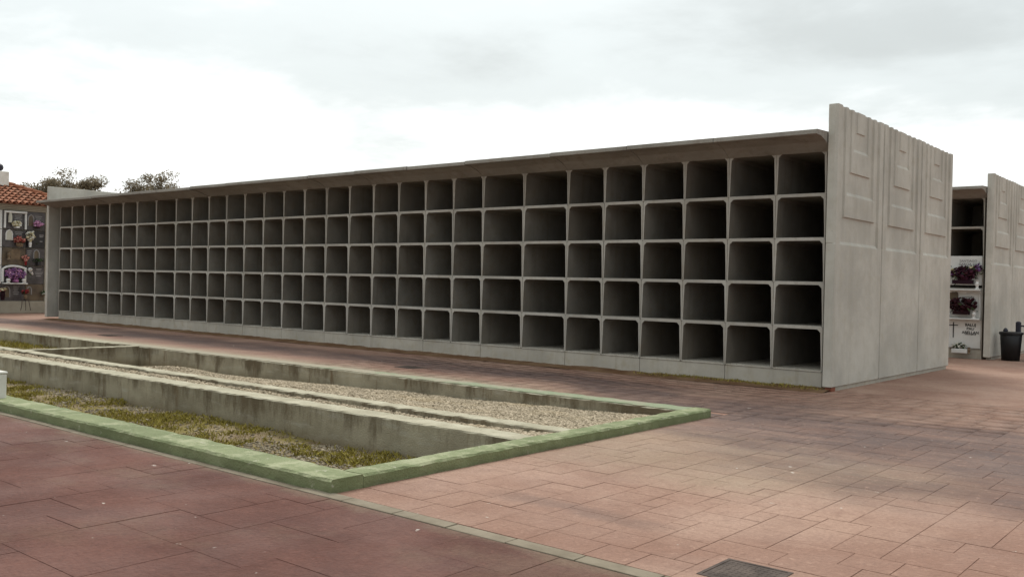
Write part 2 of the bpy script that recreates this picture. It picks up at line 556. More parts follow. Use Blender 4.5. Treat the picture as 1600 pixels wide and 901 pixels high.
def rough_bar(name, b, mat, parent=None, seg=0.12, wob=0.008, bevel=0.012, seed=1):
    """A cast bar whose long edges wander a little: subdivided along its long axis and displaced."""
    x0, x1, y0, y1, z0, z1 = b
    ax = 0 if (x1 - x0) >= (y1 - y0) else 1
    n = max(2, int((b[ax * 2 + 1] - b[ax * 2]) / seg))
    rr = random.Random(seed)
    t = bevel
    if ax == 0:
        ring = [(y0, z0), (y0, z1 - t), (y0 + t, z1), (y1 - t, z1), (y1, z1 - t), (y1, z0)]
    else:
        ring = [(x0, z0), (x0, z1 - t), (x0 + t, z1), (x1 - t, z1), (x1, z1 - t), (x1, z0)]
    bm = bmesh.new()
    rings = []
    for i in range(n + 1):
        s = b[ax * 2] + (b[ax * 2 + 1] - b[ax * 2]) * i / n
        cur = []
        for j, (p, z) in enumerate(ring):
            k = wob if 0 < j < 5 else wob * 0.3
            pp, zz = p + rr.uniform(-k, k), z + rr.uniform(-k, k) * (0.7 if 0 < j < 5 else 0)
            cur.append(bm.verts.new((s, pp, zz) if ax == 0 else (pp, s, zz)))
        rings.append(cur)
    for a, c in zip(rings, rings[1:]):
        for j in range(6):
            bm.faces.new((a[j], a[(j + 1) % 6], c[(j + 1) % 6], c[j]))
    bm.faces.new(rings[0])
    bm.faces.new(rings[-1])
    return obj_from_bm(name, bm, mat, parent)


def lathe(bm, prof, n=16, c=(0, 0, 0)):
    rings = []
    for r, z in prof:
        rings.append([bm.verts.new((c[0] + r * math.cos(2 * math.pi * i / n), c[1] + r * math.sin(2 * math.pi * i / n), c[2] + z)) for i in range(n)])
    for a, b in zip(rings, rings[1:]):
        for i in range(n):
            bm.faces.new((a[i], a[(i + 1) % n], b[(i + 1) % n], b[i]))
    bm.faces.new(rings[0][::-1])
    bm.faces.new(rings[-1])


def tube(bm, pts, rads, n=7):
    pts = [Vector(p) for p in pts]
    rings = []
    for i, p in enumerate(pts):
        d = (pts[min(i + 1, len(pts) - 1)] - pts[max(i - 1, 0)]).normalized()
        u = d.cross(Vector((0.31, 0.95, 0.07))).normalized()
        v = d.cross(u)
        rings.append([bm.verts.new(p + rads[i] * (math.cos(2 * math.pi * k / n) * u + math.sin(2 * math.pi * k / n) * v)) for k in range(n)])
    for a, b in zip(rings, rings[1:]):
        for k in range(n):
            bm.faces.new((a[k], a[(k + 1) % n], b[(k + 1) % n], b[k]))
    bm.faces.new(rings[0][::-1])
    bm.faces.new(rings[-1])


_g = (1 + 5 ** 0.5) / 2
ICO_V = np.array([(-1, _g, 0), (1, _g, 0), (-1, -_g, 0), (1, -_g, 0), (0, -1, _g), (0, 1, _g), (0, -1, -_g), (0, 1, -_g),
                  (_g, 0, -1), (_g, 0, 1), (-_g, 0, -1), (-_g, 0, 1)], float) / math.sqrt(1 + _g * _g)
ICO_F = np.array([(0, 11, 5), (0, 5, 1), (0, 1, 7), (0, 7, 10), (0, 10, 11), (1, 5, 9), (5, 11, 4), (11, 10, 2), (10, 7, 6), (7, 1, 8),
                  (3, 9, 4), (3, 4, 2), (3, 2, 6), (3, 6, 8), (3, 8, 9), (4, 9, 5), (2, 4, 11), (6, 2, 10), (8, 6, 7), (9, 8, 1)])


def stones(P, size, flat=0.65, rough=0.25, rng=RNG):
    """Scatter lumps: centres P (n,3), size (n,). Returns V, F, tint."""
    n = len(P)
    V = np.repeat(ICO_V[None], n, 0) * (1 + rng.uniform(-rough, rough, (n, 12, 1)))
    V = V * np.stack([rng.uniform(0.7, 1.35, n), rng.uniform(0.7, 1.2, n), rng.uniform(flat * 0.7, flat * 1.2, n)], 1)[:, None, :]
    a = rng.uniform(0, 2 * np.pi, n)
    ca, sa = np.cos(a)[:, None], np.sin(a)[:, None]
    X = V[..., 0] * ca - V[..., 1] * sa
    Y = V[..., 0] * sa + V[..., 1] * ca
    tl = rng.uniform(-0.5, 0.5, n)[:, None]
    Z = V[..., 2] * np.cos(tl) + X * np.sin(tl)
    V = np.stack([X, Y, Z], -1) * np.asarray(size)[:, None, None] + P[:, None, :]
    F = (ICO_F[None] + 12 * np.arange(n)[:, None, None]).reshape(-1, 3)
    return V.reshape(-1, 3), F, np.repeat(rng.uniform(0, 1, n) ** 1.2, 12)


def cards(P, N, size, asp=0.6, rng=RNG):
    """Small leaf quads at P facing roughly N."""
    n = len(P)
    N = N + rng.normal(0, 0.7, (n, 3))
    N /= np.linalg.norm(N, axis=1)[:, None] + 1e-9
    A = np.cross(N, rng.normal(0, 1, (n, 3)))
    A /= np.linalg.norm(A, axis=1)[:, None] + 1e-9
    B = np.cross(N, A) * asp
    s = np.asarray(size)[:, None]
    V = np.stack([P - A * s, P + B * s * 0.8 + N * s * 0.15, P + A * s, P - B * s * 0.8 + N * s * 0.15], 1).reshape(-1, 3)
    return V, np.arange(4 * n).reshape(n, 4), np.repeat(rng.uniform(0, 1, n), 4)


def vnoise(x, y, seed=0, s=1.0):
    x, y = np.asarray(x) * s, np.asarray(y) * s
    def h(i, j):
        v = np.sin(i * 127.1 + j * 311.7 + seed * 74.7) * 43758.5453
        return v - np.floor(v)
    i, j = np.floor(x), np.floor(y)
    f, g = x - i, y - j
    f, g = f * f * (3 - 2 * f), g * g * (3 - 2 * g)
    return (h(i, j) * (1 - f) + h(i + 1, j) * f) * (1 - g) + (h(i, j + 1) * (1 - f) + h(i + 1, j + 1) * f) * g


def fbm(x, y, seed=0, s=1.0):
    return 0.5 * vnoise(x, y, seed, s) + 0.3 * vnoise(x, y, seed + 3, s * 2.1) + 0.2 * vnoise(x, y, seed + 7, s * 4.3)


def sheet(name, x0, x1, y0, y1, zf, mat, step=0.15, parent=None):
    nx, ny = max(2, int((x1 - x0) / step)), max(2, int((y1 - y0) / step))
    X, Y = np.meshgrid(np.linspace(x0, x1, nx), np.linspace(y0, y1, ny))
    Z = zf(X, Y)
    V = np.stack([X, Y, Z], -1).reshape(-1, 3)
    I = np.arange(nx * ny).reshape(ny, nx)
    F = np.stack([I[:-1, :-1], I[:-1, 1:], I[1:, 1:], I[1:, :-1]], -1).reshape(-1, 4)
    return obj_from_np(name, V, F, mat, parent, smooth=True)


# ------------------------------------------------------------------ ground and paving
PX0, PX1, PY0, PY1 = -24.3, 0.27, -10.65, -4.12            # the sunken trench (hole in the ground)


def quads(name, rects, mat, kind="structure"):
    V, F = [], []
    for (x0, x1, y0, y1, z) in rects:
        k = len(V)
        V += [(x0, y0, z), (x1, y0, z), (x1, y1, z), (x0, y1, z)]
        F.append((k, k + 1, k + 2, k + 3))
    o = obj_from_np(name, V, F, mat)
    o["kind"] = kind
    return o


E = 600.0
quads("ground", [(-E, E, -E, -30, -0.02), (-E, E, 45, E, -0.02), (-E, -45, -30, 45, -0.02), (45, E, -30, 45, -0.02)], M["ground"])
TX0, TX1, TY1 = -8.84, 11.77, 0.04                              # where single stones are laid
quads("earth_base", [(-45, PX0, -30, 45, -0.03), (PX1 - 0.05, 45, -30, 45, -0.03), (PX0, PX1 - 0.05, PY1 + 0.04, 45, -0.03), (PX0, PX1 - 0.05, -30, -10.68, -0.03)], M["joint_dark"])
quads("corner_paving", [(-0.02, PX1 + 0.01, -4.50, PY1, 0.001)], M["pave"])
plaza = quads("plaza_pavement", [
    (-45, TX0, PY1, 45, 0.0), (TX0, 45, TY1, 45, 0.0), (TX1, 45, -10.66, TY1, 0.0), (-45, PX0, -10.66, PY1, 0.0)], M["pave"])
path = quads("path", [(-45, -8.0, -30, -10.80, 0.0), (8.5, 45, -30, -10.80, 0.0), (-8.0, 8.5, -30, -14.4, 0.0)], M["path"])
bedp = quads("paving_bed", [(TX0, TX1, PY1, TY1, -0.0038), (PX1 - 0.02, TX1, -10.66, PY1, -0.0038)], M["joint"])
bedd = quads("path_bed", [(-8.0, 8.5, -14.4, -10.80, -0.0038), (-45, 45, -10.80, -10.66, -0.012)], M["joint_dark"])

CAMP = np.array([5.9167, -15.3826])


def ashlar(x0, x1, y0, y1, unit, sizes, skip, seed):
    rr = random.Random(seed)
    nx, ny = int((x1 - x0) / unit), int((y1 - y0) / unit)
    used = [[skip(x0 + (i + 0.5) * unit, y0 + (j + 0.5) * unit, unit * 0.9, unit * 0.9) for j in range(ny)] for i in range(nx)]
    out = []
    for j in range(ny):
        for i in range(nx):
            if used[i][j]:
                continue
            cand = sizes[:]
            rr.shuffle(cand)
            for w, h in cand + [(1, 1)]:
                if i + w > nx or j + h > ny:
                    continue
                if any(used[a][b] for a in range(i, i + w) for b in range(j, j + h)):
                    continue
                for a in range(i, i + w):
                    for b in range(j, j + h):
                        used[a][b] = True
                cx, cy = x0 + (i + w / 2) * unit, y0 + (j + h / 2) * unit
                out.append((cx, cy, w, h))
                break
    return out


def slab_verts(w, h, gap, bev, th):
    a, b = w / 2 - gap / 2, h / 2 - gap / 2
    v = [(-a, -b, -th), (a, -b, -th), (a, b, -th), (-a, b, -th)]
    v += [(-a + bev, -b + bev, 0), (a - bev, -b + bev, 0), (a - bev, b - bev, 0), (-a + bev, b - bev, 0)]
    return v


SLAB_F = [(4, 5, 6, 7), (0, 1, 5, 4), (1, 2, 6, 5), (2, 3, 7, 6), (3, 0, 4, 7)]


def lay(parent, tiles, unit, gap, bev, mat, seed):
    rr = random.Random(seed)
    tiles = sorted(tiles, key=lambda t: (t[0] - CAMP[0]) ** 2 + (t[1] - CAMP[1]) ** 2)

    def inview(t):
        d = Vector((t[0] - 5.9167, t[1] + 15.3826, -1.657))
        f = d.dot(cf)
        return f > 0.5 and abs(d.dot(cr) / f) < 0.60 and abs(d.dot(cu) / f) < 0.35
    seen = [t for t in tiles if inview(t)]
    single = set(seen[:290])
    cache = {}
    V, F, T = [], [], []
    for t in tiles:
        cx, cy, w, h = t
        tint = rr.random() ** 1.5
        dzz = rr.uniform(-0.0015, 0.0015)
        if t in single:
            if (w, h) not in cache:
                me = bpy.data.meshes.new("paving_stone")
                me.from_pydata(slab_verts(w * unit, h * unit, gap, bev, 0.011), [], SLAB_F)
                me.materials.append(mat)
                cache[(w, h)] = me
            o = bpy.data.objects.new("paving_stone", cache[(w, h)])
            o.location = (cx, cy, dzz)
            o["tint"] = tint
            link(o, parent)
        else:
            k = len(V)
            V += [(x + cx, y + cy, z + dzz) for x, y, z in slab_verts(w * unit, h * unit, gap, bev, 0.011)]
            F += [tuple(i + k for i in f) for f in SLAB_F]
            T += [tint] * 8
    o = obj_from_np("paving_stones", V, F, mat, parent, tint=T)
    o["kind"] = "stuff"


def skip_plaza(cx, cy, w, h):
    if cx - w / 2 < PX1 + 0.02 and cy - h / 2 < PY1:
        return True
    if 3.29 < cx + w / 2 and cx - w / 2 < 3.79 and -10.55 < cy + h / 2 and cy - h / 2 < -10.04:
        return True
    return False


UN = 0.155
pt = ashlar(PX1 + 0.03 - 59 * UN, TX1 + 0.02, -10.655, TY1 + 0.06, UN, [(2, 2), (3, 2), (2, 3), (3, 2), (2, 2), (3, 3), (2, 2)], skip_plaza, 3)
lay(plaza, pt, UN, 0.0036, 0.0014, M["pave"], 5)
# narrow fill beside the manhole cover so that its frame sits in mortar
quads("cover_surround", [(3.15, 3.95, -10.655, -9.92, -0.002)], M["pave"])
dt = ashlar(-8.0, 8.5, -10.80 - 15 * 0.24, -10.79, 0.24, [(3, 2), (4, 3), (3, 3), (4, 4), (4, 3), (5, 3), (2, 3)], lambda *a: False, 8)
lay(path, dt, 0.24, 0.003, 0.0012, M["path"], 9)

# concrete strip between the two pavings, laid in short lengths
strip = quads("kerb_strip", [(-24, 12, -10.795, -10.665, -0.010)], M["joint_dark"])
x = -8.06
k = 0
while x < 8.0:
    L = 0.54 + random.uniform(-0.02, 0.02)
    yj = random.uniform(-0.004, 0.004)
    y1 = -10.668 if x + L > 0.30 else -10.715
    bm = bmesh.new()
    box(bm, x + 0.005, x + L - 0.005, -10.795 + yj, y1 + yj, -0.02, 0.004 + random.uniform(-0.002, 0.002), bevel=0.003)
    obj_from_bm("concrete_slab", bm, M["strip"], strip)
    x += L

# soil washed up against the foot of the block
def soil_z(X, Y):
    e = np.minimum(1, np.maximum(0, (Y + 0.50 + 0.25 * fbm(X, Y * 0, 5, 0.7)) / 0.30))
    return -0.012 + 0.045 * e * (0.5 + fbm(X, Y, 2, 3.0))


sl = sheet("soil_strip", -27.9, 0.2, -0.52, 0.06, soil_z, M["soil"], 0.06)
sl["kind"] = "structure"


# ------------------------------------------------------------------ niche blocks
WN, WW = 0.8922, 1.1522
COLS = [WN] * 6 + [WW] * 2 + [WN] * 14 + [WW] * 2 + [WN] * 6


def niche_mesh(w, h, depth=2.45):
    """Precast module: a top slab on two tapering legs with chamfered inner corners and a back wall; open floor."""
    g = 0.0015
    a = w / 2 - g
    tip, thick, bar, ch = 0.019, 0.036, 0.050, 0.056
    H = h - 0.002
    out = [(-a, -0.022), (-a, H - 0.026), (-a + 0.021, H - 0.026), (-a + 0.021, H), (a - 0.021, H), (a - 0.021, H - 0.026), (a, H - 0.026), (a, -0.022)]
    inn = [(a - tip, -0.022), (a - thick, H - bar - ch), (a - thick - ch, H - bar), (-a + thick + ch, H - bar), (-a + thick, H - bar - ch), (-a + tip, -0.022)]
    prof = out + inn
    bm = bmesh.new()
    fr = [bm.verts.new((p, 0, z)) for p, z in prof]
    bk = [bm.verts.new((p, depth, z)) for p, z in prof]
    f = bm.faces.new(fr)
    n = len(prof)
    for i in range(n):
        bm.faces.new((fr[i], bk[i], bk[(i + 1) % n], fr[(i + 1) % n]))
    bm.faces.new(bk[::-1])
    # back wall
    vs = [bm.verts.new((x, depth - 0.05, z)) for x, z in ((-a + 0.004, 0.001), (a - 0.004, 0.001), (a - 0.004, H - 0.03), (-a + 0.004, H - 0.03))]
    bm.faces.new(vs)
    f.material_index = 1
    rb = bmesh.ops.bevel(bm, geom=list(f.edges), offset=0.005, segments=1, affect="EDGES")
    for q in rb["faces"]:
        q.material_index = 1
    bmesh.ops.recalc_face_normals(bm, faces=bm.faces[:])
    bmesh.ops.triangulate(bm, faces=[q for q in bm.faces if len(q.verts) > 4])
    me = bpy.data.meshes.new("niche")
    bm.to_mesh(me)
    bm.free()
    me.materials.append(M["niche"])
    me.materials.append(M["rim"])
    return me


def drafted(bm, x0, x1, y0, y1, z0, z1, ds, db, dt):
    """Block standing out of a wall towards +x with slanted sides: ds on the sides, db below, dt on top."""
    back = [(x0, y0, z0), (x0, y1, z0), (x0, y1, z1), (x0, y0, z1)]
    front = [(x1, y0 + ds, z0 + db), (x1, y1 - ds, z0 + db), (x1, y1 - ds, z1 - dt), (x1, y0 + ds, z1 - dt)]
    A = [bm.verts.new(v) for v in back]
    B = [bm.verts.new(v) for v in front]
    bm.faces.new(B)
    for i in range(4):
        bm.faces.new((A[i], A[(i + 1) % 4], B[(i + 1) % 4], B[i]))


def relief_panels(root, y0, xin, thick, side, plain=False):
    """Three tall end panels; stepped relief on the face looking towards +x when side > 0."""
    names = []
    L = 2.327
    for i in range(3):
        a, b = y0 + i * L + (0.018 if i else 0), y0 + (i + 1) * L - 0.018
        c = (a + b) / 2
        zt, zb = 4.75, 0.07
        d = 0.038
        xo = xin + thick
        bm = bmesh.new()
        if plain:
            box(bm, xin, xo, a, b, zb, zt, 0.012)
            obj_from_bm("end_panel", bm, M["panel"], root)
            continue
        box(bm, xin, xo, a, b, zb, 2.45, 0.012)
        box(bm, xin, xo - d, a, b, 2.449, zt, 0.008)
        p = obj_from_bm("end_panel", bm, M["panel"], root)
        hw, rw = [0.20, 0.49, 0.78], [0.34, 0.63, 0.92]
        Bk, Tk = [4.38, 3.67, 2.90], [zt - 0.003, 4.05, 3.28]
        xb = xo - d - 0.01
        for k in range(3):
            bm = bmesh.new()
            xx = xo - 0.006 - 0.006 * (2 - k)
            drafted(bm, xb, xx, c - hw[k], c + hw[k], Bk[k], Tk[k] + (0.07 if k else 0), 0.022, 0.010, 0.075 if k else 0.0)
            obj_from_bm("relief_block", bm, M["panel"], p)
            if k:
                for s in (-1, 1):
                    bm = bmesh.new()
                    y1, y2 = sorted((c + s * rw[k - 1], c + s * (hw[k] - 0.002)))
                    drafted(bm, xb, xx - 0.003, y1, y2, Tk[k] - 0.02, zt - 0.003, 0.022, 0.0, 0.0)
                    obj_from_bm("relief_strip", bm, M["panel"], p)
        bm = bmesh.new()
        drafted(bm, xb, xo - 0.002, c - 0.92, c + 0.92, 2.40, 2.51, 0.004, 0.0, 0.075)
        obj_from_bm("relief_ledge", bm, M["panel"], p)
        for s in (-1, 1):
            bm = bmesh.new()
            y1, y2 = sorted((c + s * 0.92, (b if s > 0 else a) - s * 0.002))
            drafted(bm, xb, xo - 0.003, y1, y2, 2.435, zt - 0.002, 0.022, 0.0, 0.0)
            obj_from_bm("relief_strip", bm, M["panel"], p)


def niche_block(name, y0, cols, zE, hs, label, group, far_panel, roof_slope):
    root = empty(name, (0, y0, 0))
    tag(root, label, "niche block", group)
    xs = [0.0]
    for w in cols[::-1]:
        xs.append(xs[-1] - w)
    meshes = {}
    rr = random.Random(4)
    for r_ in range(5):
        for ci, w in enumerate(cols[::-1]):
            if w not in meshes:
                meshes[w] = niche_mesh(w, hs)
            o = bpy.data.objects.new("niche", meshes[w])
            o.location = ((xs[ci] + xs[ci + 1]) / 2, rr.uniform(-0.006, 0.006), zE + r_ * hs)
            link(o, root)
    # plinth in lengths of two niches, with a thin floor slab on it
    for k in range(0, len(cols), 2):
        xa, xb = xs[min(k + 2, len(cols))] + 0.004, xs[k] - 0.004
        bm = bmesh.new()
        box(bm, xa, xb, 0.012, 6.5, -0.05, zE - 0.030, 0.006)
        obj_from_bm("plinth", bm, M["plinth"], root)
        bm = bmesh.new()
        for q in (k, k + 1):
            if q < len(cols):
                box(bm, xs[q + 1] + 0.021, xs[q] - 0.021, 0.002, 2.4, zE - 0.028, zE - 0.002, 0.003)
        obj_from_bm("floor_slab", bm, M["plinth"], root)
    # overhanging roof slabs
    top = zE + 5 * hs
    xend = xs[-1] - 0.45
    edges = [0.07] + [xs[k] for k in range(2, len(cols), 2)] + [xend]
    for a, b in zip(edges, edges[1:]):
        z0 = roof_slope((a + b) / 2) + rr.uniform(-0.008, 0.008)
        yj = rr.uniform(-0.008, 0.008)
        prof = [(-0.65 + yj, z0 - 0.08), (-0.47, z0 - 0.083), (-0.25, z0 - 0.145), (-0.016, top - 0.062), (-0.015, top + 0.004), (6.6, top + 0.004), (6.6, z0 + 0.06), (-0.2, z0 + 0.02), (-0.645 + yj, z0)]
        bm = bmesh.new()
        A = [bm.verts.new((a - 0.003, y, z)) for y, z in prof]
        B = [bm.verts.new((b + 0.003, y, z)) for y, z in prof]
        for i in range(len(prof)):
            bm.faces.new((A[i], B[i], B[(i + 1) % len(prof)], A[(i + 1) % len(prof)]))
        bm.faces.new(A)
        bm.faces.new(B[::-1])
        bmesh.ops.bevel(bm, geom=[e for e in bm.edges if all(v.co.y < -0.6 for v in e.verts)], offset=0.010, segments=1, affect="EDGES")
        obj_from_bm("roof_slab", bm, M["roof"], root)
    relief_panels(root, -0.20, 0.083, 0.162, 1)
    if far_panel:
        relief_panels(root, -0.20, xs[-1] - 0.46 - 0.162, 0.162, 1, plain=True)
    # core that closes the back of the niches
    box_obj("rear_wall", (xs[-1] + 0.01, -0.01, 2.47, 6.5, -0.02, top - 0.004), M["plinth"], root)
    # footing strip under the end panels
    bm = bmesh.new()
    box(bm, 0.10, 0.215, 0.05, 6.7, -0.02, 0.066)
    obj_from_bm("footing", bm, M["plinth"], root)
    return root, xs


block, XS = niche_block("niche_block", 0.0, COLS, 0.32, 0.7475,
                        "long concrete block of thirty empty square burial niches per row", "concrete burial niche blocks", True,
                        lambda x: 4.285 + 0.0034 * x)
block2, XS2 = niche_block("niche_block", 10.8, [WN] * 8, 0.26, 0.79,
                          "niche block farther back with sealed graves under two empty niches", "concrete burial niche blocks", False,
                          lambda x: 4.40)
ch = empty("brick_chock", (0.17, -0.06, 0))
tag(ch, "broken red brick wedged under the end panel corner", "brick")
bm = bmesh.new()
box(bm, -0.055, 0.055, -0.09, 0.09, -0.01, 0.066, 0.006)
obj_from_bm("brick", bm, M["brick"], ch)


# ------------------------------------------------------------------ sealed graves in the second block
def text_mesh(name, body, size, mat, parent, loc, rot, align="CENTER", extrude=0.002):
    cu_ = bpy.data.curves.new(name, "FONT")
    cu_.body = body
    cu_.size = size
    cu_.align_x = align
    cu_.extrude = extrude
    cu_.offset = size * 0.022
    cu_.resolution_u = 2
    tmp = bpy.data.objects.new(name, cu_)
    COL.objects.link(tmp)
    dg = bpy.context.evaluated_depsgraph_get()
    me = bpy.data.meshes.new_from_object(tmp.evaluated_get(dg))
    me.name = name
    bpy.data.objects.remove(tmp)
    me.materials.clear()
    me.materials.append(mat)
    o = bpy.data.objects.new(name, me)
    o.location = loc
    o.rotation_euler = rot
    return link(o, parent)


FR = (R(90), 0, 0)


def plaque(root, x0, x1, z0, z1, mat, y=-0.02):
    bm = bmesh.new()
    box(bm, x0, x1, y, y + 0.03, z0, z1, 0.006)
    return obj_from_bm("grave_plaque", bm, mat, root)


# y coordinates below are local to block2 (its root stands at y = 10.8)
p3 = plaque(block2, -0.862, -0.03, 1.895, 2.655, M["marble"])
text_mesh("inscription", "SANTIAGO\nGARCIA GIL", 0.085, M["letter"], p3, (-0.36, -0.024, 2.50), FR)
box_obj("shelf", (-0.875, -0.02, -0.20, -0.002, 1.76, 1.80), M["marble"], block2, 0.006)
p4 = plaque(block2, -0.862, -0.03, 1.05, 1.755, M["marble"])
bm = bmesh.new()
for s in range(12):
    x0, x1 = -0.87 + 0.845 * s / 12, -0.87 + 0.845 * (s + 1) / 12
    dz0 = 0.045 * abs(math.sin(2 * math.pi * s / 12))
    box(bm, x0, x1 - 0.001, -0.075, -0.022, 1.70 + dz0 - 0.02, 1.758)
obj_from_bm("scalloped_trim", bm, M["marble"], p4)
box_obj("side_trim", (-0.075, -0.045, -0.06, -0.022, 1.06, 1.68), M["marble"], p4)
bm = bmesh.new()                                     # lettering too blurred to read in the photograph: worn bars
for i, (xa, xb) in enumerate(((-0.50, -0.20), (-0.44, -0.16), (-0.48, -0.22))):
    box(bm, xa, xb, -0.0225, -0.0195, 1.58 - i * 0.065, 1.602 - i * 0.065)
obj_from_bm("inscription", bm, M["letter"], p4)
bm = bmesh.new()
lathe(bm, [(0.10, 0), (0.115, 0.01), (0.10, 0.02)], 20)
o = obj_from_bm("portrait_oval", bm, M["granite_brown"], p4)
o.rotation_euler = (R(90), 0, 0)
o.scale = (1, 1.3, 1)
o.location = (-0.69, -0.022, 1.62)
box_obj("shelf", (-0.875, -0.02, -0.20, -0.002, 1.01, 1.046), M["marble"], block2, 0.006)
p5 = plaque(block2, -0.862, -0.03, 0.27, 1.005, M["marble"])
bm = bmesh.new()
box(bm, -0.690, -0.668, -0.034, -0.022, 0.53, 0.93, 0.002)
box(bm, -0.790, -0.6905, -0.033, -0.022, 0.842, 0.862, 0.002)
box(bm, -0.6675, -0.57, -0.033, -0.022, 0.842, 0.862, 0.002)
obj_from_bm("cross", bm, M["letter_black"], p5)
text_mesh("inscription", "BALUJ\nPAU\nABELLAN", 0.098, M["letter_black"], p5, (-0.27, -0.024, 0.84), FR)
text_mesh("dates", "1917-2010", 0.062, M["letter_black"], p5, (-0.27, -0.024, 0.61), FR)


# ------------------------------------------------------------------ flowers
def flowers(name, loc, w, h, d, mats, label, cat, n=90, size=0.035, leaves=40, pot=None, face=1, group=None):
    """A bunch: blossoms of lumpy petals in an ellipsoid, leaf blades, and a pot or vase below it."""
    root = empty(name, loc)
    tag(root, label, cat, group)
    rng = np.random.default_rng(abs(hash(label)) % 1000 + len(label) * 31 if False else sum(map(ord, label)))
    base = 0.0
    if pot:
        kind, pw, ph, pm = pot
        bm = bmesh.new()
        if kind == "trough":
            box(bm, -pw / 2, pw / 2, -0.07, 0.05, 0, ph, 0.01)
        else:
            lathe(bm, [(pw * 0.32, 0), (pw * 0.30, ph * 0.1), (pw * 0.42, ph * 0.5), (pw * 0.34, ph * 0.85), (pw * 0.5, ph)], 12)
        obj_from_bm("pot" if kind != "vase" else "vase", bm, pm, root)
        base = ph * 0.9
    m = len(mats)
    for i, mt in enumerate(mats):
        nn = n // m
        P = rng.normal(0, 1, (nn, 3))
        P /= np.linalg.norm(P, axis=1)[:, None]
        P *= rng.uniform(0.55, 1.0, (nn, 1))
        P = P * np.array([w / 2, d / 2, h / 2]) + np.array([0, 0, base + h / 2])
        V, F, T = stones(P, rng.uniform(size * 0.6, size * 1.25, nn), 0.8, 0.4, rng)
        obj_from_np("blossoms", V, F, mt, root, T)
    if leaves:
        P = rng.normal(0, 0.42, (leaves, 3)) * np.array([w / 2, d / 2, h / 2]) * 1.5 + np.array([0, 0, base + h * 0.42])
        V, F, T = cards(P, rng.normal(0, 1, (leaves, 3)), rng.uniform(0.04, 0.09, leaves), 0.35, rng)
        obj_from_np("leaves", V, F, M["leaf_flower"], root, T)
    return root


def vase(name, loc, r, h, mat, label, cat="vase"):
    root = empty(name, loc)
    tag(root, label, cat)
    bm = bmesh.new()
    lathe(bm, [(r * 0.9, 0), (r * 0.95, h * 0.06), (r * 0.55, h * 0.22), (r, h * 0.6), (r * 0.62, h * 0.86), (r * 0.9, h)], 12)
    obj_from_bm("body", bm, mat, root)
    return root


Y2 = 10.8
flowers("flower_bouquet", (-0.45, Y2 - 0.14, 1.93), 0.62, 0.36, 0.22, [M["f_plum"], M["f_darkred"], M["f_plum"]],
        "wide dark red bouquet on the upper white grave shelf of the rear block", "flowers", 150, 0.04, 40, ("trough", 0.5, 0.10, M["f_plum"]))
flowers("flower_bunch", (-0.10, Y2 - 0.12, 2.22), 0.20, 0.24, 0.18, [M["f_violet"], M["f_plum"]],
        "small violet flower bunch above the right white vase of the rear block", "flowers", 50, 0.03, 24)
flowers("flower_bunch", (-0.24, Y2 - 0.12, 2.28), 0.16, 0.12, 0.12, [M["f_cream"], M["leaf_flower"]],
        "small cream flower bunch with green leaves over the dark bouquet", "flowers", 30, 0.028, 10)
flowers("flower_bunch", (-0.68, Y2 - 0.13, 2.10), 0.22, 0.22, 0.14, [M["f_cream"], M["f_violet"]],
        "small cream and violet flower bunch left of the dark bouquet", "flowers", 44, 0.03, 20)
vase("grave_vase", (-0.11, Y2 - 0.13, 1.80), 0.055, 0.22, M["marble"], "white marble vase right of the upper dark bouquet")
vase("grave_vase", (-0.80, Y2 - 0.13, 1.80), 0.055, 0.20, M["marble"], "white marble vase left of the upper dark bouquet")
flowers("flower_bouquet", (-0.47, Y2 - 0.14, 1.14), 0.76, 0.36, 0.24, [M["f_darkred"], M["f_darkred"]],
        "very dark red bouquet across the lower white grave of the rear block", "flowers", 170, 0.045, 30, ("trough", 0.4, 0.09, M["f_darkred"]))
vase("grave_vase", (-0.17, Y2 - 0.14, 1.047), 0.055, 0.19, M["marble"], "white vase right of the very dark red bouquet")
vase("grave_vase", (-0.79, Y2 - 0.14, 1.047), 0.06, 0.17, M["marble"], "white vase left of the very dark red bouquet")
fl = flowers("flower_trough", (-0.49, Y2 - 0.12, 0.14), 0.36, 0.17, 0.10, [M["f_white"], M["f_white"], M["leaf_flower"]],
             "white flower trough hanging on the lowest white grave beside the cross", "flower trough", 60, 0.03, 14, ("trough", 0.38, 0.11, M["marble"]))
vase("grave_vase", (-0.27, Y2 - 0.12, 0.13), 0.045, 0.17, M["bronze"], "small bronze vase beside the hanging white flower trough")

# ------------------------------------------------------------------ rubbish bins by the second block
def tub(loc, r, h, mat, label, group):
    root = empty("rubbish_bin", loc)
    tag(root, label, "bin", group)
    bm = bmesh.new()
    lathe(bm, [(r * 0.80, 0), (r * 0.97, h * 0.93), (r * 0.95, h * 0.93 + 0.004)], 24)
    obj_from_bm("body", bm, mat, root, True)
    bm = bmesh.new()
    lathe(bm, [(r * 1.0, h * 0.92), (r * 1.06, h * 0.93), (r * 1.06, h), (r * 0.9, h + 0.015)], 24)
    obj_from_bm("rim", bm, mat, root)
    return root


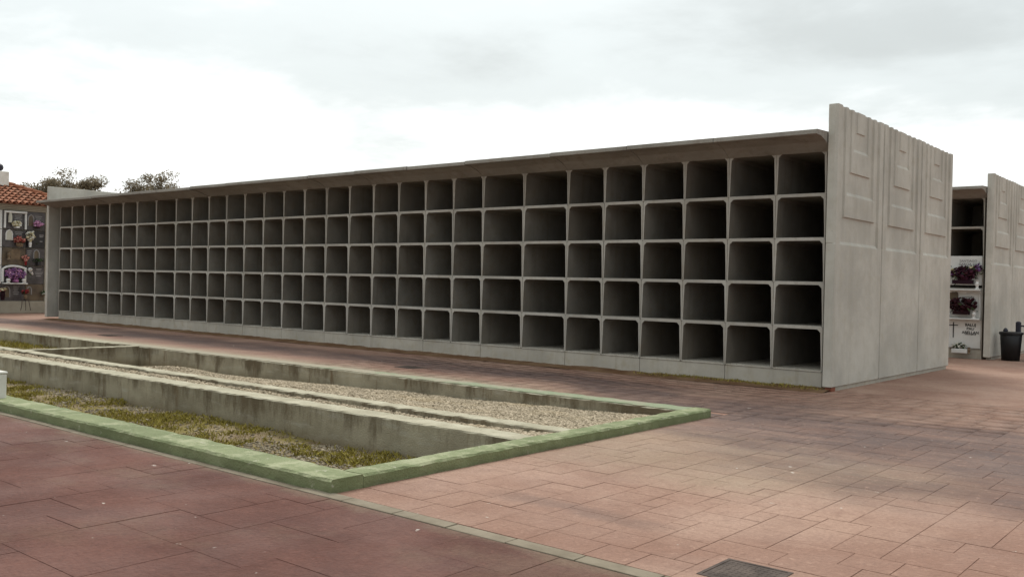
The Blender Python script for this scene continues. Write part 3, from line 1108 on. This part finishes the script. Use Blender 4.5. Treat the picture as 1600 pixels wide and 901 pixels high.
b1 = tub((0.62, 11.08, 0), 0.262, 0.72, M["bin"], "round black rubbish bin with a knob standing at the rear panel", "rubbish bins by the rear block")
bm = bmesh.new()
lathe(bm, [(0.05, 0.72), (0.06, 0.77), (0.035, 0.815), (0.01, 0.83)], 10, (-0.13, 0, 0))
obj_from_bm("lid_knob", bm, M["bin_blue"], b1)
b2 = empty("wheeled_bin", (1.18, 11.30, 0))
tag(b2, "dark wheeled bin with a raised handle, cut by the photo edge", "bin", "rubbish bins by the rear block")
bm = bmesh.new()
lathe(bm, [(0.27, 0.05), (0.34, 0.68), (0.33, 0.69)], 4)
for v in bm.verts:
    v.co = Matrix.Rotation(R(45), 4, "Z") @ v.co
obj_from_bm("body", bm, M["bin"], b2)
bm = bmesh.new()
box(bm, -0.27, 0.27, -0.27, 0.27, 0.69, 0.73, 0.012)
obj_from_bm("lid", bm, M["bin"], b2)
bm = bmesh.new()
box(bm, -0.50, -0.38, -0.06, 0.06, 0.55, 1.0, 0.03)
obj_from_bm("hinge_post", bm, M["bin_blue"], b2)
bm = bmesh.new()
tube(bm, [(-0.44, 0, 0.89), (-0.2, 0.0, 0.88), (0.2, 0.0, 0.885), (0.28, 0, 0.86), (0.28, 0, 0.72)], [0.02] * 5, 8)
obj_from_bm("handle", bm, M["bin_blue"], b2)
for s in (-0.2, 0.2):
    bm = bmesh.new()
    lathe(bm, [(0.03, -0.03), (0.09, -0.03), (0.09, 0.03), (0.03, 0.03)], 14)
    o = obj_from_bm("wheel", bm, M["bin"], b2)
    o.rotation_euler = (0, R(90), 0)
    o.location = (s, 0.27, 0.09)


# ------------------------------------------------------------------ sunken trench with green curb
tr = empty("foundation_trench", (0, 0, 0))
tag(tr, "sunken concrete foundation trench with green painted curb and two inner walls", "foundation")
GX0, GX1 = 0.03, 0.28
rough_bar("front_curb", (-9.0, GX1, -10.70, -10.365, -0.45, 0.108), M["green"], tr, 0.09, 0.006, 0.018, 11)
rough_bar("side_curb", (GX0, GX1 - 0.002, -10.363, -4.46, -0.45, 0.104), M["green"], tr, 0.09, 0.007, 0.018, 12)
rough_bar("inner_wall", (PX0, GX0 - 0.002, -8.11, -7.79, -0.6, 0.095), M["pit"], tr, 0.10, 0.006, 0.014, 14)
rough_bar("inner_wall", (PX0, GX0 - 0.002, -7.36, -7.12, -0.6, 0.095), M["pit"], tr, 0.10, 0.006, 0.014, 15)
rough_bar("back_wall", (PX0, GX0 - 0.022, -4.45, -4.10, -0.7, 0.035), M["pit"], tr, 0.10, 0.006, 0.014, 16)
rough_bar("back_wall_cap", (-15.0, GX0 - 0.03, -4.435, -4.11, 0.028, 0.047), M["green_worn"], tr, 0.10, 0.006, 0.006, 17)
rough_bar("cross_wall", (-14.20, -14.03, -7.118, -4.452, -0.7, 0.052), M["pit"], tr, 0.10, 0.004, 0.012, 18)
rough_bar("cross_wall", (-14.20, -14.03, -7.788, -7.362, -0.6, 0.085), M["pit"], tr, 0.10, 0.004, 0.012, 19)
rough_bar("left_wall", (PX0 - 0.2, PX0 - 0.002, -10.36, -4.1, -0.7, 0.03), M["pit"], tr, 0.10, 0.004, 0.012, 20)

post = empty("white_post", (-6.20, -10.60, 0))
tag(post, "low white post at the left end of the green curb", "post")
box_obj("shaft", (-0.17, 0.03, -0.125, 0.125, -0.02, 0.40), M["white_paint"], post, 0.012)
box_obj("cap", (-0.18, 0.036, -0.132, 0.132, 0.401, 0.43), M["white_paint"], post, 0.008)


# floors of the compartments
def z_back(X, Y):
    t_ = np.clip((Y + 7.12) / 2.65, 0, 1)
    e = np.clip((X + 3.5) / 3.5, 0, 1)
    lo = np.interp(X, [-14.2, -12.8, -10.8, -7.0, -4.0, -1.0, 0.1], [-0.40, -0.42, -0.36, -0.24, -0.18, -0.115, -0.03])
    hi = np.interp(X, [-14.2, -12.6, -10.5, -7.0, 0.1], [-0.28, -0.02, 0.045, 0.045, 0.03])
    z = hi + (lo - hi) * t_ ** 0.75
    bump = np.exp(-((X + 10.6) / 0.9) ** 2 - ((Y + 5.5) / 0.7) ** 2) * 0.10
    return z + bump + 0.05 * (fbm(X, Y, 4, 1.3) - 0.5)


def z_chan(X, Y):
    return np.interp(X, [-14, -6, -1.2, 0.05], [0.05, 0.035, 0.015, 0.05]) + 0.03 * (fbm(X, Y, 6, 2.5) - 0.5)


def z_front(X, Y):
    return -0.33 + 0.10 * (fbm(X, Y, 9, 1.1) - 0.5) + 0.03 * np.clip((Y + 9.4), 0, 1)


def z_left(X, Y):
    return -0.26 + 0.12 * (fbm(X, Y, 12, 0.9) - 0.5)


for nm, rc, zf, mt in (("gravel_bed", (-14.03, 0.05, -7.13, -4.43), z_back, "bed_dry"), ("channel_bed", (-14.05, 0.05, -7.80, -7.35), lambda X, Y: z_chan(X, Y) - 0.012, "bed_dry"),
                       ("trench_floor", (-12.0, 0.05, -10.38, -8.09), z_front, "bed"), ("left_floor", (PX0, -14.18, -7.13, -4.43), z_left, "bed"),
                       ("left_channel_floor", (PX0, -14.18, -7.80, -7.35), lambda X, Y: 0 * X - 0.0, "bed_dry"),
                       ("far_floor", (PX0, -12.0, -10.38, -8.09), lambda X, Y: 0 * X - 0.3, "bed")):
    o = sheet(nm, *rc, zf, M[mt], 0.10)
    o["kind"] = "structure"


def scatter(n, x0, x1, y0, y1, zf, lo, hi, keep=None, power=1.0):
    u = RNG.uniform(0, 1, n)
    X = x1 - (x1 - x0) * u ** power
    Y = RNG.uniform(y0, y1, n)
    if keep is not None:
        k = keep(X, Y)
        X, Y = X[k], Y[k]
    s = RNG.uniform(lo, hi, len(X))
    return np.stack([X, Y, zf(X, Y) + s * 0.25], 1), s


P, s = scatter(42000, -13.6, 0.04, -7.10, -4.47, z_back, 0.010, 0.025, lambda X, Y: (X > -10.8 - 1.2 * fbm(Y, X, 1, 2)) | (Y < -6.55 - 0.4 * fbm(X, Y, 8, 2)) | (fbm(X, Y, 21, 2.2) > 0.62), 1.35)
V, F, T = stones(P, s)
tag(obj_from_np("gravel", V, F, M["gravel"], None, T), "pale loose gravel filling the wide back compartment of the trench", "gravel", None, "stuff")
P, s = scatter(9000, -14.0, 0.04, -7.785, -7.362, z_chan, 0.012, 0.027, None, 1.4)
V, F, T = stones(P, s)
tag(obj_from_np("gravel", V, F, M["gravel"], None, T), "pale gravel filling the narrow channel between the two inner walls", "gravel", None, "stuff")


def patch(X, Y):
    return (fbm(X, Y, 31, 0.75) > 0.50) & (fbm(X, Y, 33, 3.0) > 0.30) | ((X > -1.9) & (Y > -9.1) & (fbm(X, Y, 35, 3) > 0.38))


P, s = scatter(22000, -12, 0.03, -10.35, -8.12, z_front, 0.008, 0.022, lambda X, Y: patch(X, Y) | (RNG.uniform(0, 1, len(X)) < 0.12), 1.2)
V, F, T = stones(P, s)
tag(obj_from_np("gravel", V, F, M["gravel_grey"], None, T), "patchy pale gravel among the grass of the front compartment", "gravel", None, "stuff")


def blades(n, x0, x1, y0, y1, zf, keep, h0, h1):
    X, Y = RNG.uniform(x0, x1, n), RNG.uniform(y0, y1, n)
    k = keep(X, Y)
    X, Y = X[k], Y[k]
    n = len(X)
    a = RNG.uniform(0, 2 * np.pi, n)
    h = RNG.uniform(h0, h1, n) * (0.6 + 0.9 * fbm(X, Y, 41, 2.0))
    le = RNG.normal(0, 0.55, (n, 2)) * h[:, None]
    w = RNG.uniform(0.004, 0.010, n)
    Z = zf(X, Y)
    dx, dy = np.cos(a) * w, np.sin(a) * w
    V = np.stack([np.stack([X - dx, Y - dy, Z - 0.01], 1), np.stack([X + dx, Y + dy, Z - 0.01], 1),
                  np.stack([X + dx * 0.6 + le[:, 0] * 0.5, Y + dy * 0.6 + le[:, 1] * 0.5, Z + h * 0.6], 1),
                  np.stack([X + le[:, 0], Y + le[:, 1], Z + h * 0.9], 1)], 1).reshape(-1, 3)
    return V, np.arange(4 * n).reshape(n, 4), np.repeat(RNG.uniform(0, 1, n), 4)


V, F, T = blades(70000, -12, 0.0, -10.35, -8.12, z_front, lambda X, Y: (fbm(X, Y, 31, 0.75) < 0.54) & (fbm(X, Y, 37, 2.2) + RNG.normal(0, 0.06, len(X)) > 0.56) | (fbm(X, Y, 39, 1.5) > 0.74) | (RNG.uniform(0, 1, len(X)) < 0.05), 0.015, 0.06)
tag(obj_from_np("grass", V, F, M["grass"], None, T), "low olive yellow grass growing in the front compartment of the trench", "grass", None, "stuff")
V, F, T = blades(9000, -22, -14.3, -7.0, -4.5, z_left, lambda X, Y: fbm(X, Y, 37, 1.2) > 0.5, 0.05, 0.12)
tag(obj_from_np("grass", V, F, M["grass"], None, T), "rusty grass in the far left compartment behind the cross wall", "grass", None, "stuff")
V, F, T = blades(1100, -3.5, 0.05, -0.36, 0.0, lambda X, Y: soil_z(X, Y), lambda X, Y: (fbm(X, Y, 51, 1.4) > 0.5 - 0.06 * (X + 4.5)), 0.012, 0.035)
tag(obj_from_np("grass", V, F, M["grass"], None, T), "thin mossy grass along the foot of the niche block", "grass", None, "stuff")

# ------------------------------------------------------------------ covers in the paving
mh = empty("manhole_cover", (3.535, -10.295, 0))
tag(mh, "square dark iron manhole cover set in the salmon paving", "manhole cover")
bm = bmesh.new()
for a in ((-0.207, 0.207, -0.207, -0.185), (-0.207, 0.207, 0.185, 0.207), (-0.207, -0.185, -0.184, 0.184), (0.185, 0.207, -0.184, 0.184)):
    box(bm, a[0], a[1], a[2], a[3], -0.03, 0.002)
obj_from_bm("frame", bm, M["iron"], mh)
bm = bmesh.new()
box(bm, -0.183, 0.183, -0.183, 0.183, -0.03, 0.0, 0.002)
cv = obj_from_bm("cover", bm, M["iron"], mh)
bm = bmesh.new()
for i in range(9):
    for j in range(9):
        u, v = -0.15 + i * 0.0375, -0.15 + j * 0.0375
        if (i + j) % 2:
            box(bm, u - 0.012, u + 0.012, v - 0.004, v + 0.004, -0.002, 0.0015)
        else:
            box(bm, u - 0.004, u + 0.004, v - 0.012, v + 0.012, -0.002, 0.0015)
o = obj_from_bm("tread_studs", bm, M["iron"], cv)
o["kind"] = "stuff"


def drain(loc, L, W, label):
    root = empty("drain_grate", loc)
    tag(root, label, "drain")
    bm = bmesh.new()
    box(bm, -L / 2, L / 2, -W / 2, W / 2, -0.011, 0.001)
    obj_from_bm("frame", bm, M["bin"], root)
    n = 9
    for i in range(n):
        u = -L / 2 + L * (i + 0.5) / n
        bm = bmesh.new()
        box(bm, u - L / n * 0.25, u + L / n * 0.25, -W / 2 + 0.02, W / 2 - 0.02, 0.0, 0.007, 0.002)
        obj_from_bm("bar", bm, M["iron"], root)


drain((-7.0, -2.74, 0.0), 0.55, 0.42, "iron drain grate in the paving before the middle of the block")
drain((-18.5, -2.85, 0.004), 0.6, 0.42, "far small drain grate in the paving near the left trench")

# ------------------------------------------------------------------ old columbarium with tiled roof at the left
XW = -33.3
left = empty("tiled_columbarium", (XW, 0, 0))
tag(left, "old columbarium with terracotta tiled roof and dark flower decked plaques", "columbarium")


def fy(p):
    return 0.25 + (p - 3) * 0.02446


def fz(q):
    return 4.348 - (q - 318) * 0.02536


bm = bmesh.new()
box(bm, -4.6, -0.05, -9.0, 3.0, 0.0, 4.36)
obj_from_bm("wall", bm, M["stucco"], left)
bm = bmesh.new()
box(bm, -0.05, 0.10, -9.0, 3.02, 0.0, 0.49, 0.015)
obj_from_bm("base", bm, M["stucco"], left)
bm = bmesh.new()
for a, b, c_ in ((4.115, 4.17, 0.05), (4.172, 4.235, 0.10), (4.237, 4.30, 0.16), (4.302, 4.36, 0.22)):
    box(bm, -0.06, c_, -9.1, 3.05 + c_, a, b, 0.012)
obj_from_bm("cornice", bm, M["stucco"], left)
bm = bmesh.new()
box(bm, -0.05, 0.05, fy(70.5), 3.0, 0.492, 4.113, 0.01)
obj_from_bm("corner_pilaster", bm, M["stucco"], left)
# hip roof: ridge along y, hip running down to the right-hand corner
ev, ex, ridge_x, ridge_z, ridge_y, hip_y = 4.36, 0.40, -2.05, 5.27, 1.13, 3.45
bm = bmesh.new()
A = [bm.verts.new(v) for v in ((ex, -9.2, ev), (ex, hip_y, ev), (ridge_x, ridge_y, ridge_z), (ridge_x, -9.2, ridge_z), (-4.9, -9.2, ev), (-4.9, hip_y, ev))]
for f in ((0, 1, 2, 3), (1, 5, 2), (3, 2, 5, 4), (0, 3, 4), (0, 4, 5, 1)):
    bm.faces.new([A[i] for i in f])
roof = obj_from_bm("roof", bm, M["terracotta"], left)
# barrel tiles on the front slope
slope = Vector((ridge_x - ex, 0, ridge_z - ev))
SL = slope.length
sd = slope.normalized()
nrm = Vector((-sd.z, 0, sd.x)) * (1 if -sd.z > 0 else -1)
if nrm.z < 0:
    nrm = -nrm
V, F, T = [], [], []
cp, rp = 0.245, 0.36
for ci in range(int((hip_y + 3.0) / cp)):
    yc = -2.9 + ci * cp
    for ri in range(int(SL / rp) + 1):
        u = ri * rp - 0.05
        ymax = hip_y + (ridge_y - hip_y) * max(0, u + 0.2) / SL
        if yc > ymax + 0.02 or u > SL - 0.1:
            continue
        k = len(V)
        tint = random.random()
        for e_, (uu, rad, up) in enumerate(((u, 0.115, 0.035), (min(u + rp + 0.06, SL), 0.085, 0.0))):
            for q in range(7):
                an = math.pi * q / 6
                p_ = Vector((ex, 0, ev)) + sd * uu + nrm * (up + math.sin(an) * rad * 0.85) + Vector((0, yc + math.cos(an) * rad, 0))
                V.append(tuple(p_))
                T.append(tint)
        for q in range(6):
            F.append((k + q, k + q + 1, k + 8 + q, k + 7 + q))
rt = obj_from_np("roof_tiles", V, F, M["terracotta"], roof, T)
rt["kind"] = "stuff"
bm = bmesh.new()
c0, c1 = Vector((ex, hip_y, ev + 0.06)), Vector((ridge_x, ridge_y, ridge_z + 0.08))
nh = 9
for i in range(nh):
    a, b = c0.lerp(c1, i / nh), c0.lerp(c1, (i + 1.12) / nh)
    tube(bm, [a, b], [0.13, 0.10], 9)
for i in range(8):
    tube(bm, [(ridge_x, ridge_y - i * 0.4, ridge_z + 0.06), (ridge_x, ridge_y - (i + 1.1) * 0.4, ridge_z + 0.05)], [0.13, 0.10], 9)
o = obj_from_bm("ridge_tiles", bm, M["terracotta"], roof)
o["kind"] = "stuff"
bm = bmesh.new()
box(bm, ridge_x - 0.3, ridge_x + 0.3, 0.40, 1.17, 5.0, 5.82, 0.02)
tur = obj_from_bm("turret", bm, M["white_paint"], roof)
bm = bmesh.new()
lathe(bm, [(0.02, 0), (0.12, 0.04), (0.19, 0.11), (0.21, 0.20), (0.18, 0.29), (0.09, 0.35), (0.02, 0.37)], 14, (ridge_x, 0.84, 5.80))
obj_from_bm("finial_ball", bm, M["bin_blue"], left, True)

rows = [(327.5, 357), (357.5, 385.5), (386, 414), (414.5, 443), (443.5, 470)]
cols_l = [(-38, 2.6), (3.0, 40.0), (40.4, 70.2)]
mats_l = [["marble", "granite", "granite"], ["marble", "granite", "granite_black"], ["marble", "granite_brown", "granite"],
          ["marble", "granite", "granite"], ["granite", "granite", "granite_brown"]]


def lplaque(r_, c_):
    q0, q1 = rows[r_]
    p0, p1 = cols_l[c_]
    bm = bmesh.new()
    box(bm, -0.05, 0.012, fy(p0) + 0.006, fy(p1) - 0.006, fz(q1) + 0.006, fz(q0) - 0.006, 0.006)
    return obj_from_bm("grave_plaque", bm, M[mats_l[r_][c_]], left)


PL = [[lplaque(r_, c_) for c_ in range(3)] for r_ in range(5)]


def lbox(name, parent, p0, p1, q0, q1, x0, x1, mat, bev=0.006):
    bm = bmesh.new()
    box(bm, x0, x1, fy(p0), fy(p1), fz(q1), fz(q0), bev)
    return obj_from_bm(name, bm, M[mat], parent)


def arch(parent, pc, q0, q1, hw, mat="letter", pic="granite_brown"):
    """Small pointed picture frame fixed on a plaque."""
    y, z1, z0, w = fy(pc), fz(q0), fz(q1), hw * 0.02446
    pts = [(0.018, y - w, z0), (0.018, y - w, z0 + (z1 - z0) * 0.62), (0.018, y - w * 0.7, z0 + (z1 - z0) * 0.86), (0.018, y, z1),
           (0.018, y + w * 0.7, z0 + (z1 - z0) * 0.86), (0.018, y + w, z0 + (z1 - z0) * 0.62), (0.018, y + w, z0)]
    bm = bmesh.new()
    tube(bm, pts, [0.022] * len(pts), 6)
    fr_ = obj_from_bm("picture_frame", bm, M[mat], parent)
    bm = bmesh.new()
    vs = [bm.verts.new((0.016, b, c)) for _, b, c in pts]
    bm.faces.new(vs)
    obj_from_bm("picture", bm, M[pic], parent)


def lines(parent, p0, p1, qs, mat="letter"):
    """Raised lettering too small to read from the photograph: worn bars."""
    bm = bmesh.new()
    for i, q in enumerate(qs):
        s_ = 0.12 * (i % 3) * (p1 - p0)
        box(bm, 0.010, 0.0155, fy(p0 + s_ * 0.6), fy(p1 - s_), fz(q + 0.75), fz(q - 0.45))
    obj_from_bm("inscription", bm, M[mat], parent)


pl = PL[0][1]
bm = bmesh.new()
box(bm, 0.013, 0.09, fy(4.2), fy(7.0), fz(355.5), fz(331.5), 0.01)
box(bm, 0.013, 0.10, fy(36.5), fy(39.4), fz(356.5), fz(331.5), 0.01)
box(bm, 0.013, 0.12, fy(3.9), fy(39.6), fz(331.4), fz(328.2), 0.01)
obj_from_bm("marble_frame", bm, M["marble"], pl)
bm = bmesh.new()
lathe(bm, [(0.07, 0), (0.075, 0.2), (0.06, 0.33), (0.045, 0.36), (0.05, 0.41), (0.01, 0.47)], 10, (0.07, fy(13.5), fz(346.5)))
obj_from_bm("figure_relief", bm, M["f_white"], pl)
lines(pl, 21, 33, (333.5, 336, 338.2, 340.5))
arch(PL[0][2], 47, 332, 350, 4.6)
lines(PL[0][2], 54, 65, (334, 337, 340, 343))
arch(PL[1][1], 13.3, 358, 374, 5.0, "marble", "f_white")
lines(PL[1][1], 22, 35, (361, 364))
lines(PL[1][2], 61, 68, (364, 366.5, 374))
box_obj("bronze_slab", (0.008, 0.016, fy(17), fy(31), fz(404), fz(389)), M["bronze"], PL[2][1])
arch(PL[2][2], 57, 388, 402, 4.4)
lines(PL[2][2], 42, 49, (390, 393, 396))
pl = PL[3][1]
bm = bmesh.new()
ar = [(3.5, 440), (3.5, 419.5), (9, 416.6), (15, 415.2), (21, 415.0), (28, 415.6), (34, 417.0), (40, 419)]
tube(bm, [(0.07, fy(p), fz(q)) for p, q in ar], [0.05] * len(ar), 8)
tube(bm, [(0.07, fy(38.5), fz(418.6)), (0.07, fy(38.5), fz(442.5))], [0.05, 0.05], 8)
obj_from_bm("marble_arch", bm, M["marble"], pl)
lbox("shelf", pl, 3, 40, 441.4, 443.2, 0.012, 0.26, "marble")
lines(PL[3][2], 57, 66, (418.5, 420.5))
lines(PL[3][2], 55, 68, (424, 426.5, 429.5))
bm = bmesh.new()
lathe(bm, [(0.02, -0.1), (0.085, -0.03), (0.10, 0.02), (0.06, 0.07), (0.02, 0.09)], 9, (0.06, fy(46.5), fz(420)))
tube(bm, [(0.05, fy(48.5), fz(424)), (0.05, fy(51.5), fz(428))], [0.075, 0.02], 8)
obj_from_bm("rose_relief", bm, M["marble"], PL[3][2])
arch(PL[4][1], 11, 446.5, 464, 5.0)
lines(PL[4][1], 21, 31, (447, 450, 453, 456, 459))
arch(PL[4][2], 46.5, 447, 460, 3.6)

XF = XW + 0.14
flowers("flower_spray", (XF, fy(23), fz(355)), 0.20, 0.26, 0.34, [M["f_white"], M["f_cream"]],
        "white flower spray inside the white framed top grave", "flowers", 60, 0.05, 10, ("trough", 0.3, 0.06, M["marble"]))
flowers("flower_bouquet", (XF, fy(56.5), fz(353.5)), 0.22, 0.26, 0.40, [M["f_pink"], M["f_pink"]],
        "pink bouquet in a dark red trough, top right grave", "flowers", 70, 0.045, 14, ("trough", 0.2, 0.06, M["f_darkred"]))
flowers("flower_basket", (XF, fy(27.5), fz(384)), 0.26, 0.28, 0.48, [M["f_red"], M["f_salmon"]],
        "wicker basket of red and salmon flowers on second row grave", "flowers", 80, 0.045, 20, ("pot", 0.34, 0.15, M["bronze"]))
flowers("flower_vase", (XF, fy(44.5), fz(384)), 0.26, 0.44, 0.36, [M["f_cream"], M["f_white"]],
        "tall white vase with yellowish cream flowers before the black plaque", "flowers", 70, 0.05, 30, ("vase", 0.14, 0.26, M["marble"]))
vase("grave_lamp", (XF, fy(11.5), fz(405)), 0.07, 0.32, M["bronze"], "small bronze lamp on the brown third row plaque", "lamp")
flowers("flower_vase", (XF, fy(38), fz(413)), 0.2, 0.22, 0.28, [M["f_salmon"], M["f_salmon"]],
        "salmon pink flowers in a slim red vase, third row", "flowers", 44, 0.045, 10, ("vase", 0.12, 0.20, M["f_red"]))
flowers("flower_planter", (XF, fy(58.5), fz(413)), 0.2, 0.16, 0.34, [M["granite_black"], M["leaf_flower"]],
        "black planter with dark leaves under the pointed picture frame", "planter", 30, 0.04, 30, ("trough", 0.26, 0.16, M["granite_black"]))
flowers("flower_bouquet", (XF, fy(21.5), fz(440)), 0.28, 0.46, 0.80, [M["f_purple"], M["f_purple"], M["f_pink"]],
        "large purple bouquet under the white marble arch", "flowers", 190, 0.05, 20, ("trough", 0.5, 0.10, M["f_pink"]))
vase("grave_vase", (XF + 0.06, fy(10.3), fz(441.3)), 0.09, 0.18, M["marble"], "white vase left of the large purple bouquet")
vase("grave_vase", (XF + 0.06, fy(34.5), fz(441.3)), 0.09, 0.18, M["marble"], "white vase right of the large purple bouquet")
stand = flowers("flower_stand", (XF + 0.12, fy(36.5), fz(466)), 0.22, 0.22, 0.26, [M["f_darkred"], M["f_red"]],
                "dark red flowers in an iron stand, lowest right grave", "flowers", 40, 0.05, 10, ("vase", 0.16, 0.18, M["bronze"]))
for nm_, yc in (("", 0), ):
    bm = bmesh.new()
    for s in (-0.13, 0.0, 0.13):
        tube(bm, [(0, s * 0.3, 0.02), (0.02, s, -0.1), (0.05, s * 1.2, -0.30), (0.05, s * 1.5, -0.47 - fz(466) + fz(466))], [0.012] * 4, 5)
    obj_from_bm("stand", bm, M["iron"], stand)
flowers("flower_vase", (XF + 0.1, fy(1.5), fz(468)), 0.2, 0.14, 0.26, [M["f_cream"], M["f_salmon"]],
        "cream flowers in a dark pot at the photo's left edge", "flowers", 30, 0.045, 8, ("vase", 0.22, 0.36, M["f_darkred"]))
flowers("flower_pot", (XF, fy(68), fz(463)), 0.14, 0.14, 0.16, [M["f_white"], M["leaf_flower"]],
        "tiny white flower pot beside the corner pilaster, lowest row", "flowers", 24, 0.035, 8, ("vase", 0.1, 0.08, M["bronze"]))


# ------------------------------------------------------------------ trees beyond the cemetery
def tree(loc, hgt, wid, label, seed, crown_from=0.45, nleaf=9000):
    rng = np.random.default_rng(seed)
    rr = random.Random(seed)
    root = empty("tree", loc)
    tag(root, label, "tree", "trees beyond the cemetery")
    bm = bmesh.new()
    pts, rad = [], []
    for i in range(6):
        t_ = i / 5
        pts.append((rr.uniform(-0.12, 0.12) * wid * t_, rr.uniform(-0.12, 0.12) * wid * t_, hgt * 0.72 * t_))
        rad.append(0.035 * hgt * (1 - 0.75 * t_))
    tube(bm, pts, rad, 8)
    cents = []
    nb = 15
    for i in range(nb):
        t_ = crown_from + (0.97 - crown_from) * (i + 0.5) / nb
        an = rr.uniform(0, 2 * math.pi)
        rd = wid * 0.5 * rr.uniform(0.2, 0.8) * (1 - 0.55 * max(0, (t_ - 0.7) / 0.3))
        tip = (math.cos(an) * rd, math.sin(an) * rd, hgt * t_)
        base = pts[min(5, int(t_ * 5.5))]
        st_ = (base[0] * 0.9, base[1] * 0.9, min(hgt * 0.7, hgt * (t_ - 0.18)))
        mid = tuple((a + b) / 2 + rr.uniform(-0.1, 0.1) * wid * 0.3 for a, b in zip(st_, tip))
        tube(bm, [st_, mid, tip], [0.012 * hgt, 0.008 * hgt, 0.003 * hgt], 5)
        cents.append(tip)
    obj_from_bm("trunk", bm, M["bark"], root)
    PP, NN = [], []
    for c_ in cents:
        for sub in range(3):
            cc = np.array(c_) + rng.normal(0, 0.13 * wid, 3) * np.array([1, 1, 0.7])
            rd = wid * rng.uniform(0.13, 0.24)
            m = int(nleaf / len(cents) / 3)
            p_ = rng.normal(0, 1, (m, 3))
            p_ /= np.linalg.norm(p_, axis=1)[:, None]
            NN.append(p_.copy())
            PP.append(cc + p_ * rd * rng.uniform(0.4, 1.15, (m, 1)) * np.array([1.15, 1.15, 0.75]))
    PP, NN = np.concatenate(PP), np.concatenate(NN)
    V, F, T = cards(PP, NN, rng.uniform(0.006, 0.014, len(PP)) * hgt, 0.6, rng)
    obj_from_np("crown", V, F, M["leaf"], root, T)


CAM3 = Vector((5.9167, -15.3826, 1.6571))


def at(pxl, pyl, dist):
    d = cf + (pxl - 800) / 1456.0 * cr - (pyl - 450.5) / 1456.0 * cu
    d = d / math.hypot(d.x, d.y)
    return CAM3 + d * dist


for i, (px_, pt_, wpx, dist, lab) in enumerate((
        (76, 268, 46, 92, "olive brown tree with a broad crown right of the tiled roof"),
        (106, 265, 52, 96, "tallest dense tree just above the left end of the niche block"),
        (142, 264, 42, 90, "airy tree with see through crown, alone over the block end"),
        (36, 283, 40, 99, "small tree peeking over the terracotta hip roof"),
        (164, 291, 34, 98, "low bushy tree between the airy tree and the pair on the right"),
        (222, 272, 58, 93, "wide crowned tree, left of the pair over the block roof"),
        (252, 271, 54, 97, "bushy tree, right of the pair over the block roof"),
        (196, 293, 34, 100, "low tree top just left of the wide crowned tree"),
        (288, 285, 50, 104, "faint low tree farthest right above the block roof"))):
    p = at(px_, pt_, dist)
    tree((p.x, p.y, 0), p.z * 0.94, wpx * dist / 1456 * 1.0 * 1.12, lab, 30 + i, 0.45)
